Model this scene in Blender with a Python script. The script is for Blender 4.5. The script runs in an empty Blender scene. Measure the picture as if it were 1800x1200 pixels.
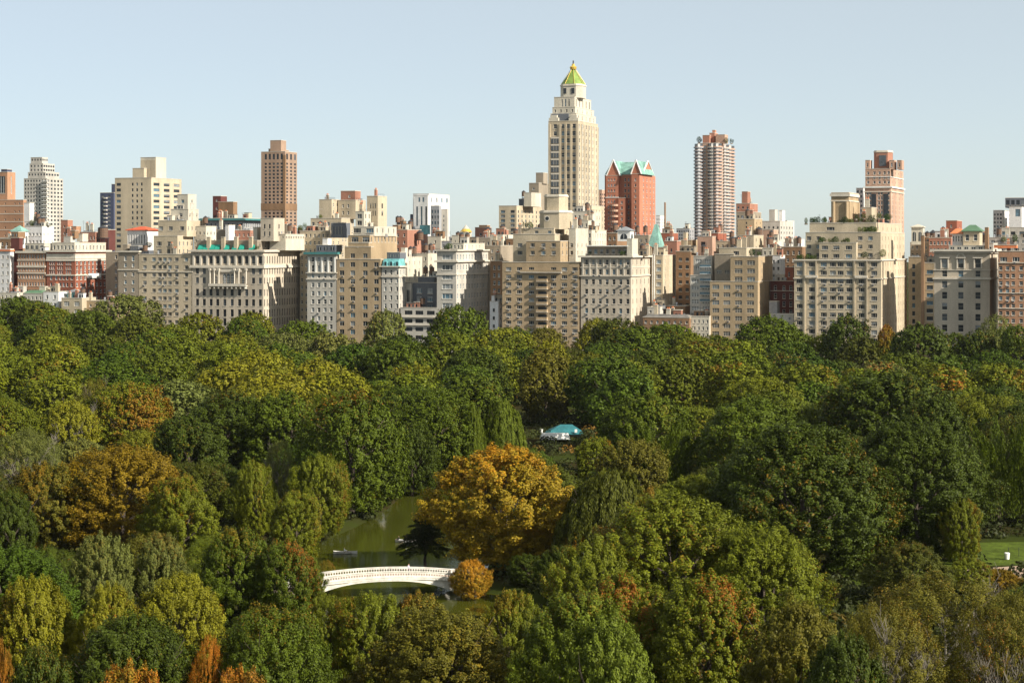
import bpy, math, random
import numpy as np
from mathutils import Vector, Matrix
R = math.radians
SC = bpy.context.scene
COL = SC.collection
# ---------------------------------------------------------------- camera (level, standing 57 m above the lake)
CAMH, HOR, FPX = 57.0, 430.0, 3400.0
cd = bpy.data.cameras.new('camera'); cam = bpy.data.objects.new('camera', cd); COL.objects.link(cam)
cam.location = (0, 0, CAMH); cam.rotation_euler = (R(90), 0, 0)
cd.sensor_width = 36; cd.lens = 36 * FPX / 1800; cd.shift_y = -(600 - HOR) / 1800
cd.clip_start = 1; cd.clip_end = 30000
SC.camera = cam
# ---------------------------------------------------------------- light
SUN = Vector((0.855, -0.577, 0.67)).normalized()
sl = bpy.data.lights.new('sun', 'SUN'); sl.energy = 4.9; sl.angle = R(0.5); sl.color = (1, 0.93, 0.80)
so = bpy.data.objects.new('sun', sl); COL.objects.link(so)
so.rotation_euler = SUN.to_track_quat('Z', 'Y').to_euler(); so.location = (300, -200, 400)
W = bpy.data.worlds.new("World"); SC.world = W; W.use_nodes = True
nt = W.node_tree; nt.nodes.clear()
sky = nt.nodes.new('ShaderNodeTexSky'); sky.sky_type = 'NISHITA'; sky.sun_disc = False
sky.sun_elevation = math.asin(SUN.z); sky.sun_rotation = math.atan2(SUN.x, SUN.y)
sky.altitude = 30; sky.air_density = 0.6; sky.dust_density = 0.6; sky.ozone_density = 4.0
bg = nt.nodes.new('ShaderNodeBackground'); bg.inputs[1].default_value = 0.09
veil = nt.nodes.new('ShaderNodeMix'); veil.data_type = 'RGBA'; veil.inputs[0].default_value = .5; veil.inputs[7].default_value = (6.2, 6.3, 5.2, 1)   # even pale haze colour mixed into the sky, no cloud modelled
ow = nt.nodes.new('ShaderNodeOutputWorld')
nt.links.new(sky.outputs[0], veil.inputs[6]); nt.links.new(veil.outputs[2], bg.inputs[0]); nt.links.new(bg.outputs[0], ow.inputs[0])
SC.view_settings.view_transform = 'Standard'; SC.view_settings.look = 'None'
SC.view_settings.exposure = 0.70; SC.view_settings.gamma = 1
# ---------------------------------------------------------------- materials
MATS = {}
def mat(name, col, rough=0.8, spec=0.3, metal=0.0, var=0.12, scale=0.25, streak=0.0):
    """plain surface with soft weathering in two sizes, no light or shade in the noise"""
    if name in MATS: return MATS[name]
    m = bpy.data.materials.new(name); m.use_nodes = True; n = m.node_tree.nodes; l = m.node_tree.links
    b = n['Principled BSDF']; b.inputs['Roughness'].default_value = rough
    b.inputs['Specular IOR Level'].default_value = spec; b.inputs['Metallic'].default_value = metal
    tc = n.new('ShaderNodeTexCoord')
    mp = n.new('ShaderNodeMapping'); mp.inputs['Scale'].default_value = (1, 1, 0.35 if streak else 1)
    l.new(tc.outputs['Object'], mp.inputs[0])
    n1 = n.new('ShaderNodeTexNoise'); n1.inputs['Scale'].default_value = scale; n1.inputs['Detail'].default_value = 6
    n1.inputs['Roughness'].default_value = 0.65
    l.new(mp.outputs[0], n1.inputs['Vector'])
    r = n.new('ShaderNodeMapRange'); r.inputs[1].default_value = 0.3; r.inputs[2].default_value = 0.7
    r.inputs[3].default_value = 1 - var * 1.3; r.inputs[4].default_value = 1 + var
    l.new(n1.outputs[0], r.inputs[0])
    n2 = n.new('ShaderNodeTexNoise'); n2.inputs['Scale'].default_value = 2.2; n2.inputs['Detail'].default_value = 3
    l.new(tc.outputs['Object'], n2.inputs['Vector'])
    r2 = n.new('ShaderNodeMapRange'); r2.inputs[1].default_value = 0.3; r2.inputs[2].default_value = 0.7
    r2.inputs[3].default_value = 1 - var * .6; r2.inputs[4].default_value = 1 + var * .6
    l.new(n2.outputs[0], r2.inputs[0])
    mu = n.new('ShaderNodeMath'); mu.operation = 'MULTIPLY'; l.new(r.outputs[0], mu.inputs[0]); l.new(r2.outputs[0], mu.inputs[1])
    sc = n.new('ShaderNodeVectorMath'); sc.operation = 'SCALE'; sc.inputs[0].default_value = col[:3]
    l.new(mu.outputs[0], sc.inputs['Scale']); l.new(sc.outputs[0], b.inputs['Base Color'])
    MATS[name] = m
    return m
WALLS = dict(beige=(.46, .375, .265), tan=(.40, .298, .185), sand=(.485, .405, .29), lime=(.49, .42, .33), cream=(.56, .51, .415),
             white=(.70, .68, .66), grey=(.33, .33, .34), brick=(.30, .105, .065), orange=(.41, .225, .135), brown=(.20, .115, .075),
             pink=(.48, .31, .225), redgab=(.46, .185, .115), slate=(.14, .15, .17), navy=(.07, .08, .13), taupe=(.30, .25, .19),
             palegrey=(.49, .455, .40), bronze=(.36, .245, .175), umber=(.25, .15, .085), rosebrick=(.36, .175, .12), darkred=(.13, .045, .038))
def wall(k): return mat('wall_' + k, WALLS[k], 0.88, 0.2, var=.23, scale=.09, streak=1)
M_TRIM = mat('stone_trim', (.60, .54, .45), .8); M_WTRIM = mat('white_trim', (.75, .74, .70), .7)
M_DARK = mat('dark_metal', (.04, .04, .045), .5); M_ROOF = mat('roof_felt', (.16, .15, .14), .9, var=.25)
M_COPPER = mat('verdigris_copper', (.20, .36, .31), .6, var=.35); M_TEAL = mat('teal_canvas', (.02, .30, .22), .7)
M_TURQ = mat('turquoise_copper', (.17, .43, .44), .6, var=.3); M_GREENROOF = mat('lime_green_tile', (.20, .29, .06), .6, var=.35)
M_GOLD = mat('gilded_metal', (.75, .50, .10), .35, .5, .4); M_REDTILE = mat('red_clay_tile', (.55, .10, .04), .7)
M_ORTILE = mat('orange_clay_tile', (.62, .20, .08), .7); M_DGREEN = mat('dark_green_roof', (.09, .17, .10), .6)
M_WOOD = mat('tank_wood', (.15, .09, .06), .85); M_BARK = mat('bark', (.085, .065, .05), .95, var=.3)
M_STEEL = mat('pale_metal', (.45, .46, .48), .4, .5, .6); M_CORNG = mat('green_blue_cornice', (.05, .19, .19), .7)
M_FRAME = mat('window_frame_stone', (.36, .33, .28), .7)
M_BALC = mat('balcony_metal', (.35, .36, .38), .6)
def glass(name, col, rough, spec=.5):
    m = mat(name, col, rough, spec, var=.3, scale=.6)
    return m
G_DARK = glass('window_glass_dark', (.018, .022, .028), .12, .5)
G_SKYREFL = glass('window_glass_sky_reflection', (.09, .16, .21), .12, .8)  # pane colour with the blue of reflected sky painted in
G_PALE = glass('window_with_blind', (.24, .255, .26), .35, .5)
G_MID = glass('window_glass_grey', (.07, .08, .09), .15, .6)
# ---------------------------------------------------------------- mesh builder
class MB:
    def __init__(s): s.v = []; s.f = []; s.m = []; s.mats = []
    def mi(s, m):
        if m not in s.mats: s.mats.append(m)
        return s.mats.index(m)
    def face(s, pts, m):
        b = len(s.v); s.v += [tuple(p) for p in pts]; s.f.append(tuple(range(b, b + len(pts)))); s.m.append(s.mi(m))
    def box(s, x0, x1, y0, y1, z0, z1, m, bottom=True):
        if x0 > x1: x0, x1 = x1, x0
        if y0 > y1: y0, y1 = y1, y0
        b = len(s.v)
        s.v += [(x0,y0,z0),(x1,y0,z0),(x1,y1,z0),(x0,y1,z0),(x0,y0,z1),(x1,y0,z1),(x1,y1,z1),(x0,y1,z1)]
        fs = [(0,1,5,4),(1,2,6,5),(2,3,7,6),(3,0,4,7),(4,5,6,7)] + ([(3,2,1,0)] if bottom else [])
        k = s.mi(m)
        for f in fs: s.f.append(tuple(b + i for i in f)); s.m.append(k)
    def prism(s, pts, z0, z1, m, top=None, cap=True):
        """pts: outline counter-clockwise from above; z1 may have its own outline 'top'"""
        n = len(pts); b = len(s.v); top = top or pts
        s.v += [(p[0], p[1], z0) for p in pts] + [(p[0], p[1], z1) for p in top]; k = s.mi(m)
        for i in range(n):
            j = (i + 1) % n; s.f.append((b+i, b+j, b+n+j, b+n+i)); s.m.append(k)
        if cap: s.f.append(tuple(b+n+i for i in range(n))); s.m.append(k)
        s.f.append(tuple(b+i for i in reversed(range(n)))); s.m.append(k)
    def cyl(s, cx, cy, r, z0, z1, m, n=12, r2=None, rot=0):
        r2 = r if r2 is None else r2
        a = [(math.cos(2*math.pi*i/n + rot), math.sin(2*math.pi*i/n + rot)) for i in range(n)]
        s.prism([(cx + r*c, cy + r*q) for c, q in a], z0, z1, m, [(cx + r2*c, cy + r2*q) for c, q in a])
    def tube(s, pts, rad, m, n=6):
        k = s.mi(m); rings = []
        for i, p in enumerate(pts):
            p = Vector(p); a = Vector(pts[max(i-1, 0)]); c = Vector(pts[min(i+1, len(pts)-1)])
            d = (c - a).normalized(); u = d.orthogonal().normalized(); w = d.cross(u)
            r = rad[i] if isinstance(rad, (list, tuple)) else rad
            b = len(s.v); rings.append(b)
            for j in range(n):
                t = 2*math.pi*j/n; s.v.append(tuple(p + u*math.cos(t)*r + w*math.sin(t)*r))
        for a, b in zip(rings, rings[1:]):
            for j in range(n):
                q = (j+1) % n; s.f.append((a+j, a+q, b+q, b+j)); s.m.append(k)
        s.f.append(tuple(rings[-1]+j for j in range(n))); s.m.append(k)
    def add(s, tpl, mtx):
        b = len(s.v); ks = [s.mi(m) for m in tpl.mats]
        s.v += [tuple(mtx @ Vector(p)) for p in tpl.v]
        s.f += [tuple(b+i for i in f) for f in tpl.f]; s.m += [ks[i] for i in tpl.m]
    def mesh(s, name):
        me = bpy.data.meshes.new(name); me.from_pydata(s.v, [], s.f)
        for m in s.mats: me.materials.append(m)
        me.polygons.foreach_set('material_index', s.m); me.update(); return me
    def build(s, name, parent=None, loc=None):
        o = bpy.data.objects.new(name, s.mesh(name)); COL.objects.link(o)
        if parent: o.parent = parent
        if loc: o.location = loc
        return o
def tag(o, label, cat, group=None, kind=None):
    if label: o['label'] = label
    if cat: o['category'] = cat
    if group: o['group'] = group
    if kind: o['kind'] = kind
    return o
def empty(name, loc, rz=0):
    o = bpy.data.objects.new(name, None); COL.objects.link(o); o.location = loc; o.rotation_euler = (0, 0, rz); o.empty_display_size = 2
    return o
# ---------------------------------------------------------------- the avenue's own grid: u runs along it, v back from it; it is 20 degrees off square to the view
TH = R(20); CT, ST = math.cos(TH), math.sin(TH); Y0 = 850.0; BASE = 2.0
def UV(u, v): return (CT*u + ST*v, Y0 - ST*u + CT*v)
def U(px, v):
    a = (px - 900) / FPX
    return (a * (Y0 + CT*v) - ST*v) / (CT + ST*a)
def VS(u, px):
    a = (px - 900) / FPX
    return (a * (Y0 - ST*u) - CT*u) / (ST - CT*a)
def ZP(py, u, v): return CAMH - (py - HOR) / FPX * UV(u, v)[1]
# ---------------------------------------------------------------- windows
TPL = {}
def win_tpl(w, h, st, shade, frame):
    """a window 'w' by 'h' facing -y, its outer face at y=0.14 inside the opening"""
    k = (round(w, 1), round(h, 1), st, shade, frame.name)
    if k in TPL: return TPL[k]
    w, h = k[0] + .02, k[1] + .02
    g = {'d': G_DARK, 'b': G_SKYREFL, 'p': G_PALE, 'm': G_MID}[shade[0]]
    b = MB(); t = min(.10, w*.08); y = .2
    b.box(-w/2, w/2, y, y+.05, -h/2, h/2, g)
    b.box(-w/2, -w/2+t, y-.07, y-.002, -h/2, h/2, frame); b.box(w/2-t, w/2, y-.07, y-.002, -h/2, h/2, frame)
    b.box(-w/2+t, w/2-t, y-.07, y-.002, h/2-t, h/2, frame); b.box(-w/2+t, w/2-t, y-.07, y-.002, -h/2, -h/2+t, frame)
    if st == 's': b.box(-w/2+t, w/2-t, y-.06, y-.003, -.05, .06, frame)
    if st == 'w':
        for q in (-1, 1): b.box(q*w*.22-.06, q*w*.22+.06, y-.06, y-.003, -h/2+t, h/2-t, frame)
    if st == 'c': b.box(-.06, .06, y-.06, y-.003, -h/2+t, h/2-t, frame)
    if st == 'g':
        for q in (-.17, .17): b.box(q*w-.1, q*w+.1, y-.06, y-.003, -h/2+t, h/2-t, frame)
        for q in (-.17, .17): b.box(-w/2+t, w/2-t, y-.065, y-.062, q*h-.1, q*h+.1, frame)
    if len(shade) > 1:   # a blind drawn part of the way down behind the upper sash
        hh = {'1': .3, '2': .5}[shade[1]] * h
        b.box(-w/2+t, w/2-t, y-.012, y-.004, h/2-t-hh, h/2-t, G_PALE)
    if 's' in st or 'w' in st: b.box(-w/2-.1, w/2+.1, -.14, -.002, -h/2-.2, -h/2-.02, M_TRIM)
    TPL[k] = (b, b.mesh('window')); return TPL[k]
def ac_tpl():
    if 'ac' not in TPL:
        b = MB(); b.box(-.42, .42, -.55, .13, -.25, .25, M_STEEL); b.box(-.36, .36, -.57, -.552, -.18, .18, M_DARK)
        TPL['ac'] = (b, b.mesh('air_conditioner'))
    return TPL['ac']
SHADES = {'dark': ['d', 'd', 'd', 'd1', 'm', 'd2', 'd', 'd', 'm', 'p', 'd', 'b'], 'blue': ['b', 'b', 'p', 'b1', 'm', 'd', 'b', 'p'],
          'mix': ['d', 'm', 'd', 'd1', 'b', 'd2', 'm1', 'd', 'p', 'd'], 'black': ['d', 'd', 'd', 'm'], 'pale': ['p', 'p', 'd2', 'm', 'b2', 'p']}
class Bld:
    def __init__(s, name, label, x0, v, cat='building', group=None, seed=None, frame=None, shades='mix'):
        s.v0 = v; s.u0 = U(x0, v); x, y = UV(s.u0, v)
        s.o = empty(name, (x, y, BASE), -TH); tag(s.o, label, cat, group)
        s.rnd = random.Random(seed if seed is not None else x0 * 7 + v); s.wins = []; s.acs = []; s.frame = frame or M_WTRIM; s.shades = shades
    def lx(s, px, v=None): return U(px, s.v0 if v is None else v) - s.u0
    def lz(s, py, px, v=None):
        v = s.v0 if v is None else v; return ZP(py, U(px, v), v) - BASE
    def mass(s, part, x0, x1, x2, yt, w, v=None, yb=None, F=None, S=None, depth=18, cope=True, trim=None, extra_rows=None, ac=0, ylim=600):
        """one block of the building; F=(cols, w_px, y_first_centre, dy, h_px[, style[, n]]), S=(n, w_m[, style])"""
        v = s.v0 if v is None else v
        ua, ub = U(x0, v), U(x1, v)
        v2 = VS(ub, x2) if x2 and x2 > x1 else v + depth
        v2 = max(v2, v + 3); v2 = min(v2, v + 70)
        xa, xb, ya, yb_ = ua - s.u0, ub - s.u0, v - s.v0, v2 - s.v0
        um = (ua + ub) / 2; Ym = UV(um, v)[1]; k = Ym / FPX
        zt = ZP(yt, um, v) - BASE; zb = (ZP(yb, um, v) - BASE) if yb else 0
        wm = wall(w) if isinstance(w, str) else w
        b = MB()
        rows = []; wq = {}
        if F:
            cols, wp, yf, dy, hp = F[:5]; st = F[5] if len(F) > 5 else 's'; nmax = F[6] if len(F) > 6 else 99
            if isinstance(cols, int):
                n = cols; cx = [xa + (xb-xa)*(i+.5)/n for i in range(n)]
            else: cx = [U(c[0] if isinstance(c, tuple) else c, v) - s.u0 for c in cols]
            ww = wp * k; i = 0
            if not isinstance(cols, int): wq = {q: c[1]*k for q, c in zip(cx, cols) if isinstance(c, tuple)}
            while i < nmax:
                zc = ZP(yf + dy*i, um, v) - BASE; hh = hp * k
                if zc - hh/2 < max(zb, 0) + .3 or yf + dy*i > ylim: break
                if zc + hh/2 < zt - .2: rows.append((zc, hh, [(c, wq.get(c, ww), st) for c in cx]))
                i += 1
        for e in (extra_rows or []):      # (y_centre, h_px, cols, w_px, style)
            ec = [xa + (xb-xa)*(i+.5)/e[2] for i in range(e[2])] if isinstance(e[2], int) else [U(c, v) - s.u0 for c in e[2]]
            rows.append((ZP(e[0], um, v) - BASE, e[1]*k, [(c, e[3]*k, e[4]) for c in ec]))
        rows.sort(key=lambda r: -r[0])
        s._face(b, rows, xa, xb, zb, zt, 'f', ya, wm)
        srows = []
        if S:
            n, sw = S[0], S[1]; st = S[2] if len(S) > 2 else (F[5] if F and len(F) > 5 else 's')
            cs = [ya + (yb_-ya)*(i+.5)/n for i in range(n)]
            sw = min(sw, (yb_-ya)/n*.7)
            srows = [(zc, hh, [(c, sw, st) for c in cs]) for zc, hh, _ in rows]
        s._face(b, srows, ya, yb_, zb, zt, 's', xb, wm)
        b.face([(xb, yb_, zb), (xa, yb_, zb), (xa, yb_, zt), (xb, yb_, zt)], wm)
        b.face([(xa, yb_, zb), (xa, ya, zb), (xa, ya, zt), (xa, yb_, zt)], wm)
        b.face([(xa, ya, zt-.7), (xb, ya, zt-.7), (xb, yb_, zt-.7), (xa, yb_, zt-.7)], M_ROOF)
        t = .3   # inner side of the parapet
        for q in (((xa+t, ya+t), (xb-t, ya+t)), ((xb-t, ya+t), (xb-t, yb_-t)), ((xb-t, yb_-t), (xa+t, yb_-t)), ((xa+t, yb_-t), (xa+t, ya+t))):
            (p, q2) = q; b.face([(q2[0], q2[1], zt-.7), (p[0], p[1], zt-.7), (p[0], p[1], zt), (q2[0], q2[1], zt)], wm)
        if zb > 0: b.face([(xa, yb_, zb), (xb, yb_, zb), (xb, ya, zb), (xa, ya, zb)], wm)
        b.build(part, s.o)
        if cope:
            c = MB(); tm = trim or M_TRIM; p = .12
            c.box(xa-p, xb+p, ya-p, ya+t, zt, zt+.22, tm); c.box(xb-t, xb+p, ya+t, yb_+p, zt, zt+.22, tm)
            c.box(xa-p, xa+t, ya+t, yb_+p, zt, zt+.22, tm); c.box(xa+t, xb-t, yb_-t, yb_+p, zt, zt+.22, tm)
            c.build('coping', s.o)
        if ac:
            for zc, hh, cs in rows:
                for c, w_, st in cs:
                    if s.rnd.random() < ac: s.acs.append((c + w_*.2*s.rnd.choice((-1, 0, 1)), ya, zc - hh/2 - .55))
        s.last = (xa, xb, ya, yb_, zb, zt)
        return s.last
    def _face(s, b, rows, a0, a1, zb, zt, side, off, wm):
        def P(a, z, d=0): return (a, off + d, z) if side == 'f' else (off - d, a, z)
        def quad(p, q, z0, z1):
            if q - p > 1e-4 and z1 - z0 > 1e-4: b.face([P(p, z0), P(q, z0), P(q, z1), P(p, z1)], wm)
        prev = zt; D = .24
        for zc, hh, cs in rows:
            zh, zl = zc + hh/2, zc - hh/2
            if zh > prev - .02 or zl < zb + .02: continue
            cs = sorted(c for c in cs if c[0]-c[1]/2 > a0 + .1 and c[0]+c[1]/2 < a1 - .1)
            quad(a0, a1, zh, prev)
            x = a0
            for c, w, st in cs:
                if c - w/2 < x: continue
                quad(x, c - w/2, zl, zh); l, r = c - w/2, c + w/2
                b.face([P(l, zl), P(l, zh), P(l, zh, D), P(l, zl, D)], wm); b.face([P(r, zh), P(r, zl), P(r, zl, D), P(r, zh, D)], wm)
                b.face([P(l, zh), P(r, zh), P(r, zh, D), P(l, zh, D)], wm); b.face([P(r, zl), P(l, zl), P(l, zl, D), P(r, zl, D)], M_TRIM)
                b.face([P(l, zl, D), P(r, zl, D), P(r, zh, D), P(l, zh, D)], M_DARK)
                s.wins.append((side, P(c, zc), w, hh, st)); x = r
            quad(x, a1, zl, zh); prev = zl
        quad(a0, a1, zb, prev)
    def band(s, part, z, h, p, m=None, blk=None, front_only=False):
        """a string course or cornice round the front and the right side"""
        xa, xb, ya, yb, _, _ = blk or s.last; m = m or M_TRIM; b = MB()
        b.box(xa-p, xb+p, ya-p, ya-.003, z, z+h, m)
        if not front_only: b.box(xb+.003, xb+p, ya-.003, yb, z, z+h, m)
        return b.build(part, s.o)
    def bandy(s, part, py, hp, p, m=None, blk=None, fo=False):
        xa, xb, ya, yb, _, zt = blk or s.last
        px = 0; um = s.u0 + (xa+xb)/2; z = ZP(py, um, s.v0 + ya) - BASE; k = UV(um, s.v0 + ya)[1]/FPX
        return s.band(part, z - hp*k/2, hp*k, p, m, blk, fo)
    def hut(s, part, px0, px1, yt, yb, m, v=None, depth=5, win=0):
        v = s.v0 if v is None else v; xa, xb = s.lx(px0, v), s.lx(px1, v)
        um = U((px0+px1)/2, v); zt, zb = ZP(yt, um, v) - BASE, ZP(yb, um, v) - BASE
        b = MB(); wm = wall(m) if isinstance(m, str) else m
        b.box(xa, xb, v - s.v0, v - s.v0 + depth, zb, zt, wm); b.box(xa-.12, xb+.12, v-s.v0-.12, v-s.v0+depth+.12, zt+.003, zt+.2, M_TRIM)
        o = b.build(part, s.o)
        for i in range(win):
            w = (xb-xa)/win*.5; c = xa + (xb-xa)*(i+.5)/win; h = (zt-zb)*.5; q = MB()
            q.box(c-w/2, c+w/2, v-s.v0-.06, v-s.v0-.003, (zt+zb)/2-h/2, (zt+zb)/2+h/2, G_DARK); q.box(c-.05, c+.05, v-s.v0-.09, v-s.v0-.062, (zt+zb)/2-h/2, (zt+zb)/2+h/2, M_WTRIM)
            q.build('window', s.o)
        return o
    def clutter(s, n, blk=None):
        """stacks, stair heads, vents and rails on the roof"""
        xa, xb, ya, yb, _, zt = blk or s.last; r = s.rnd
        for i in range(int(n*1.7)+1):
            x = r.uniform(xa+.8, max(xa+1.2, xb-3)); y = r.uniform(ya+1.2, max(ya+2, yb-4)); k = r.random(); b = MB()
            if k < .22:
                w, d, h = r.uniform(1.0, 2.0), r.uniform(.8, 1.3), r.uniform(2, 5)
                b.box(x, x+w, y, y+d, zt-.7, zt+h, wall(r.choice(['rosebrick', 'sand', 'cream', 'taupe']))); b.box(x-.1, x+w+.1, y-.1, y+d+.1, zt+h+.003, zt+h+.25, M_TRIM)
                for q in range(2): b.cyl(x+w*(.3+.4*q), y+d/2, .2, zt+h+.25, zt+h+.9, M_ORTILE, 6)
                b.build('chimney', s.o)
            elif k < .42:
                w, d, h = r.uniform(2.2, 4.6), r.uniform(2.2, 4), r.uniform(1.8, 3.2); m = wall(r.choice(['cream', 'sand', 'white', 'taupe', 'rosebrick', 'palegrey', 'umber']))
                b.box(x, x+w, y, y+d, zt-.7, zt+h, m); b.box(x-.15, x+w+.15, y-.15, y+d+.15, zt+h+.003, zt+h+.2, r.choice([M_TRIM, M_ROOF]))
                b.box(x+w*.25, x+w*.25+.9, y-.05, y-.003, zt-.5, zt+1.6, G_DARK)
                if w > 3: b.box(x+w*.7, x+w*.7+.8, y-.05, y-.003, zt+.4, zt+1.5, G_MID)
                b.build('stair_head', s.o)
            elif k < .54:
                b.cyl(x, y, .4, zt-.7, zt+1.2, M_STEEL, 8); b.cyl(x, y, .6, zt+1.2, zt+1.6, M_STEEL, 8, .25); b.build('roof_vent', s.o)
            elif k < .68:
                L = r.uniform(3, 6)
                for q in range(6): b.box(x+q*L/5-.03, x+q*L/5+.03, y, y+.06, zt-.7, zt+1.05, M_DARK)
                b.box(x, x+L, y+.002, y+.058, zt+1.053, zt+1.12, M_DARK); b.box(x, x+L, y+.012, y+.048, zt+.4, zt+.45, M_DARK); b.build('roof_rail', s.o)
            elif k < .78:
                h = r.uniform(3, 6.5); b.cyl(x, y, .07, zt-.7, zt+h, M_DARK, 5, .04)
                for q in range(3): b.box(x-.7+.12*q, x+.7-.12*q, y-.03, y+.03, zt+h-.5-.55*q, zt+h-.44-.55*q, M_DARK)
                b.build('aerial', s.o)
            elif k < .9:
                for q in range(r.choice((1, 2, 3))): b.box(x+q*1.7, x+q*1.7+1.3, y, y+1.2, zt-.7, zt+.7, M_STEEL); b.cyl(x+q*1.7+.65, y+.6, .45, zt+.703, zt+.85, M_DARK, 8)
                b.build('cooling_unit', s.o)
            else:
                b.cyl(x+1, y+1, 1.15, zt+1.6, zt+4.2, M_WOOD, 12); b.cyl(x+1, y+1, 1.25, zt+4.203, zt+5.1, M_DARK, 12, .1)
                for qx in (.3, 1.7):
                    for qy in (.3, 1.7): b.box(x+qx-.08, x+qx+.08, y+qy-.08, y+qy+.08, zt-.7, zt+1.597, M_DARK)
                b.build('water_tank', s.o)
    def finish(s):
        r = s.rnd; sh = SHADES[s.shades]
        s.wins.sort(key=lambda w: (w[0] == 's',)); n = 0; rest = MB()
        key = []
        for i, (side, p, w, h, st) in enumerate(s.wins):
            t = win_tpl(w, h, st, r.choice(sh), s.frame)
            if i < 100:
                o = bpy.data.objects.new('window', t[1]); COL.objects.link(o); o.parent = s.o; o.location = p
                if side == 's': o.rotation_euler = (0, 0, R(90))
            else:
                rest.add(t[0], Matrix.Translation(p) @ (Matrix.Rotation(R(90), 4, 'Z') if side == 's' else Matrix.Identity(4)))
        if rest.f: tag(rest.build('window', s.o), None, None, None, 'stuff')
        for p in s.acs[:90]:
            o = bpy.data.objects.new('air_conditioner', ac_tpl()[1]); COL.objects.link(o); o.parent = s.o; o.location = p
        return s.o
def water_tank(px, yt, v, yb=None, r=2.2, label='dark wooden water tank on a steel stand', h=4.5):
    u = U(px, v); x, y = UV(u, v); zt = ZP(yt, u, v); zb = ZP(yb, u, v) if yb else zt - 9
    o = empty('water_tank', (x, y, zb), -TH); tag(o, label, 'water tank', 'rooftop water tanks')
    zt -= zb; b = MB(); b.cyl(0, 0, r, zt-h-1.4, zt-1.4, M_WOOD, 16)
    for q in (.25, .5, .75): b.cyl(0, 0, r+.04, zt-1.4-h*q, zt-1.32-h*q, M_DARK, 16)
    b.build('barrel', o)
    c = MB(); c.cyl(0, 0, r+.2, zt-1.395, zt, M_DARK, 16, .1); c.build('roof', o)
    l = MB(); l.box(-r, r, -r, r, zt-h-1.75, zt-h-1.405, M_DARK)
    for a in (-1, 1):
        for c2 in (-1, 1): l.box(a*r*.75-.12, a*r*.75+.12, c2*r*.75-.12, c2*r*.75+.12, 0, zt-h-1.755, M_DARK)
    l.build('stand', o); return o
# ================================================================= BUILDINGS along the avenue, left to right
LAND = []   # (pixel range, phrase) used to say where the trees stand
# --- white apartment house at the left edge
b = Bld('apartment_building', 'narrow white apartment house at the left edge of the photo', -60, 0, frame=M_TRIM, shades='dark')
b.mass('wall', -60, 18, 20, 438, 'white', F=(9, 3.2, 452, 14, 6, 's'), S=(1, 1), depth=20)
b.band('cornice', b.last[5]-1, .7, .5, M_ORTILE); b.clutter(2); b.finish()
b = Bld('apartment_building', 'shadow dark maroon side wing between the white house and the ornate orange brick one', 19, 8, shades='black')
b.mass('wall', 19, 34, 36, 418, 'darkred', depth=26); b.hut('penthouse', 20, 32, 408, 419, 'umber', win=2, depth=6); b.finish()  # wall colour made dark to stand in for a shadowed recess
# mint roofed lantern house on it
def lantern(name, label, px0, px1, yt, ye, yb, v, wm, roofm, cat='roof pavilion', sides=4, arch=2):
    u0, u1 = U(px0, v), U(px1, v); w = (u1-u0)/2; uc = (u0+u1)/2; x, y = UV(uc, v + w)
    zb, ze, zt = ZP(yb, uc, v), ZP(ye, uc, v), ZP(yt, uc, v)
    o = empty(name, (x, y, zb), -TH); tag(o, label, cat)
    b = MB(); b.box(-w*.85, w*.85, -w*.85, w*.85, 0, ze-zb, wm)
    b.build('wall', o)
    c = MB(); e = ze-zb+.003; rot = R(45)
    c.cyl(0, 0, w*1.414, e, e+.35, roofm, 4, rot=rot); c.cyl(0, 0, w*1.35, e+.353, zt-zb, roofm, 4, .12, rot=rot); c.build('roof', o)
    for q in range(arch):
        for rz in (0, R(90)):
            g = MB(); cx = w*.85*(-1+2*(q+.5)/arch); ww = w*.85/arch*.55; hh = (ze-zb)*.55
            pts = [(cx-ww, (ze-zb)*.2), (cx+ww, (ze-zb)*.2)] + [(cx+ww*math.cos(a), (ze-zb)*.2+hh-ww+ww*math.sin(a)) for a in (R(0), R(35), R(65), R(90), R(115), R(145), R(180))]
            g.face([(p[0], -w*.85-.03, p[1]) for p in pts], G_DARK)
            g.box(cx-.06, cx+.06, -w*.85-.08, -w*.85-.032, (ze-zb)*.2, (ze-zb)*.2+hh-.05, M_WTRIM)
            ob = g.build('window', o); ob.rotation_euler = (0, 0, rz)
    return o
lantern('roof_pavilion', 'small white roof lantern with a pale mint hipped roof on the maroon wing', 17, 38, 396, 407, 436, 12, M_WTRIM, M_COPPER)
b = Bld('apartment_building', 'ornate orange brick house with white carved bands, second block from the left', 31, 0, frame=M_WTRIM, shades='pale')
b.mass('wall', 31, 79, 83, 442, 'orange', F=(10, 3.2, 486, 13, 6.5, 's'), S=(1, 1), depth=24, extra_rows=[(451, 7, 10, 3, 's'), (463, 6, 10, 3, 's'), (474, 5, 10, 3, 's')])
b.bandy('cornice', 443, 3.5, .9, M_TRIM); b.bandy('band', 468.5, 3, .35, M_TRIM); b.bandy('band', 480, 2, .3, M_TRIM); b.bandy('band', 457.5, 1.5, .2, M_TRIM)
b.hut('penthouse', 44, 78, 428, 441, 'cream', v=6, win=4, depth=8); b.clutter(2); LAND.append((0, 83, 'the ornate orange brick house')); b.finish()
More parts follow.
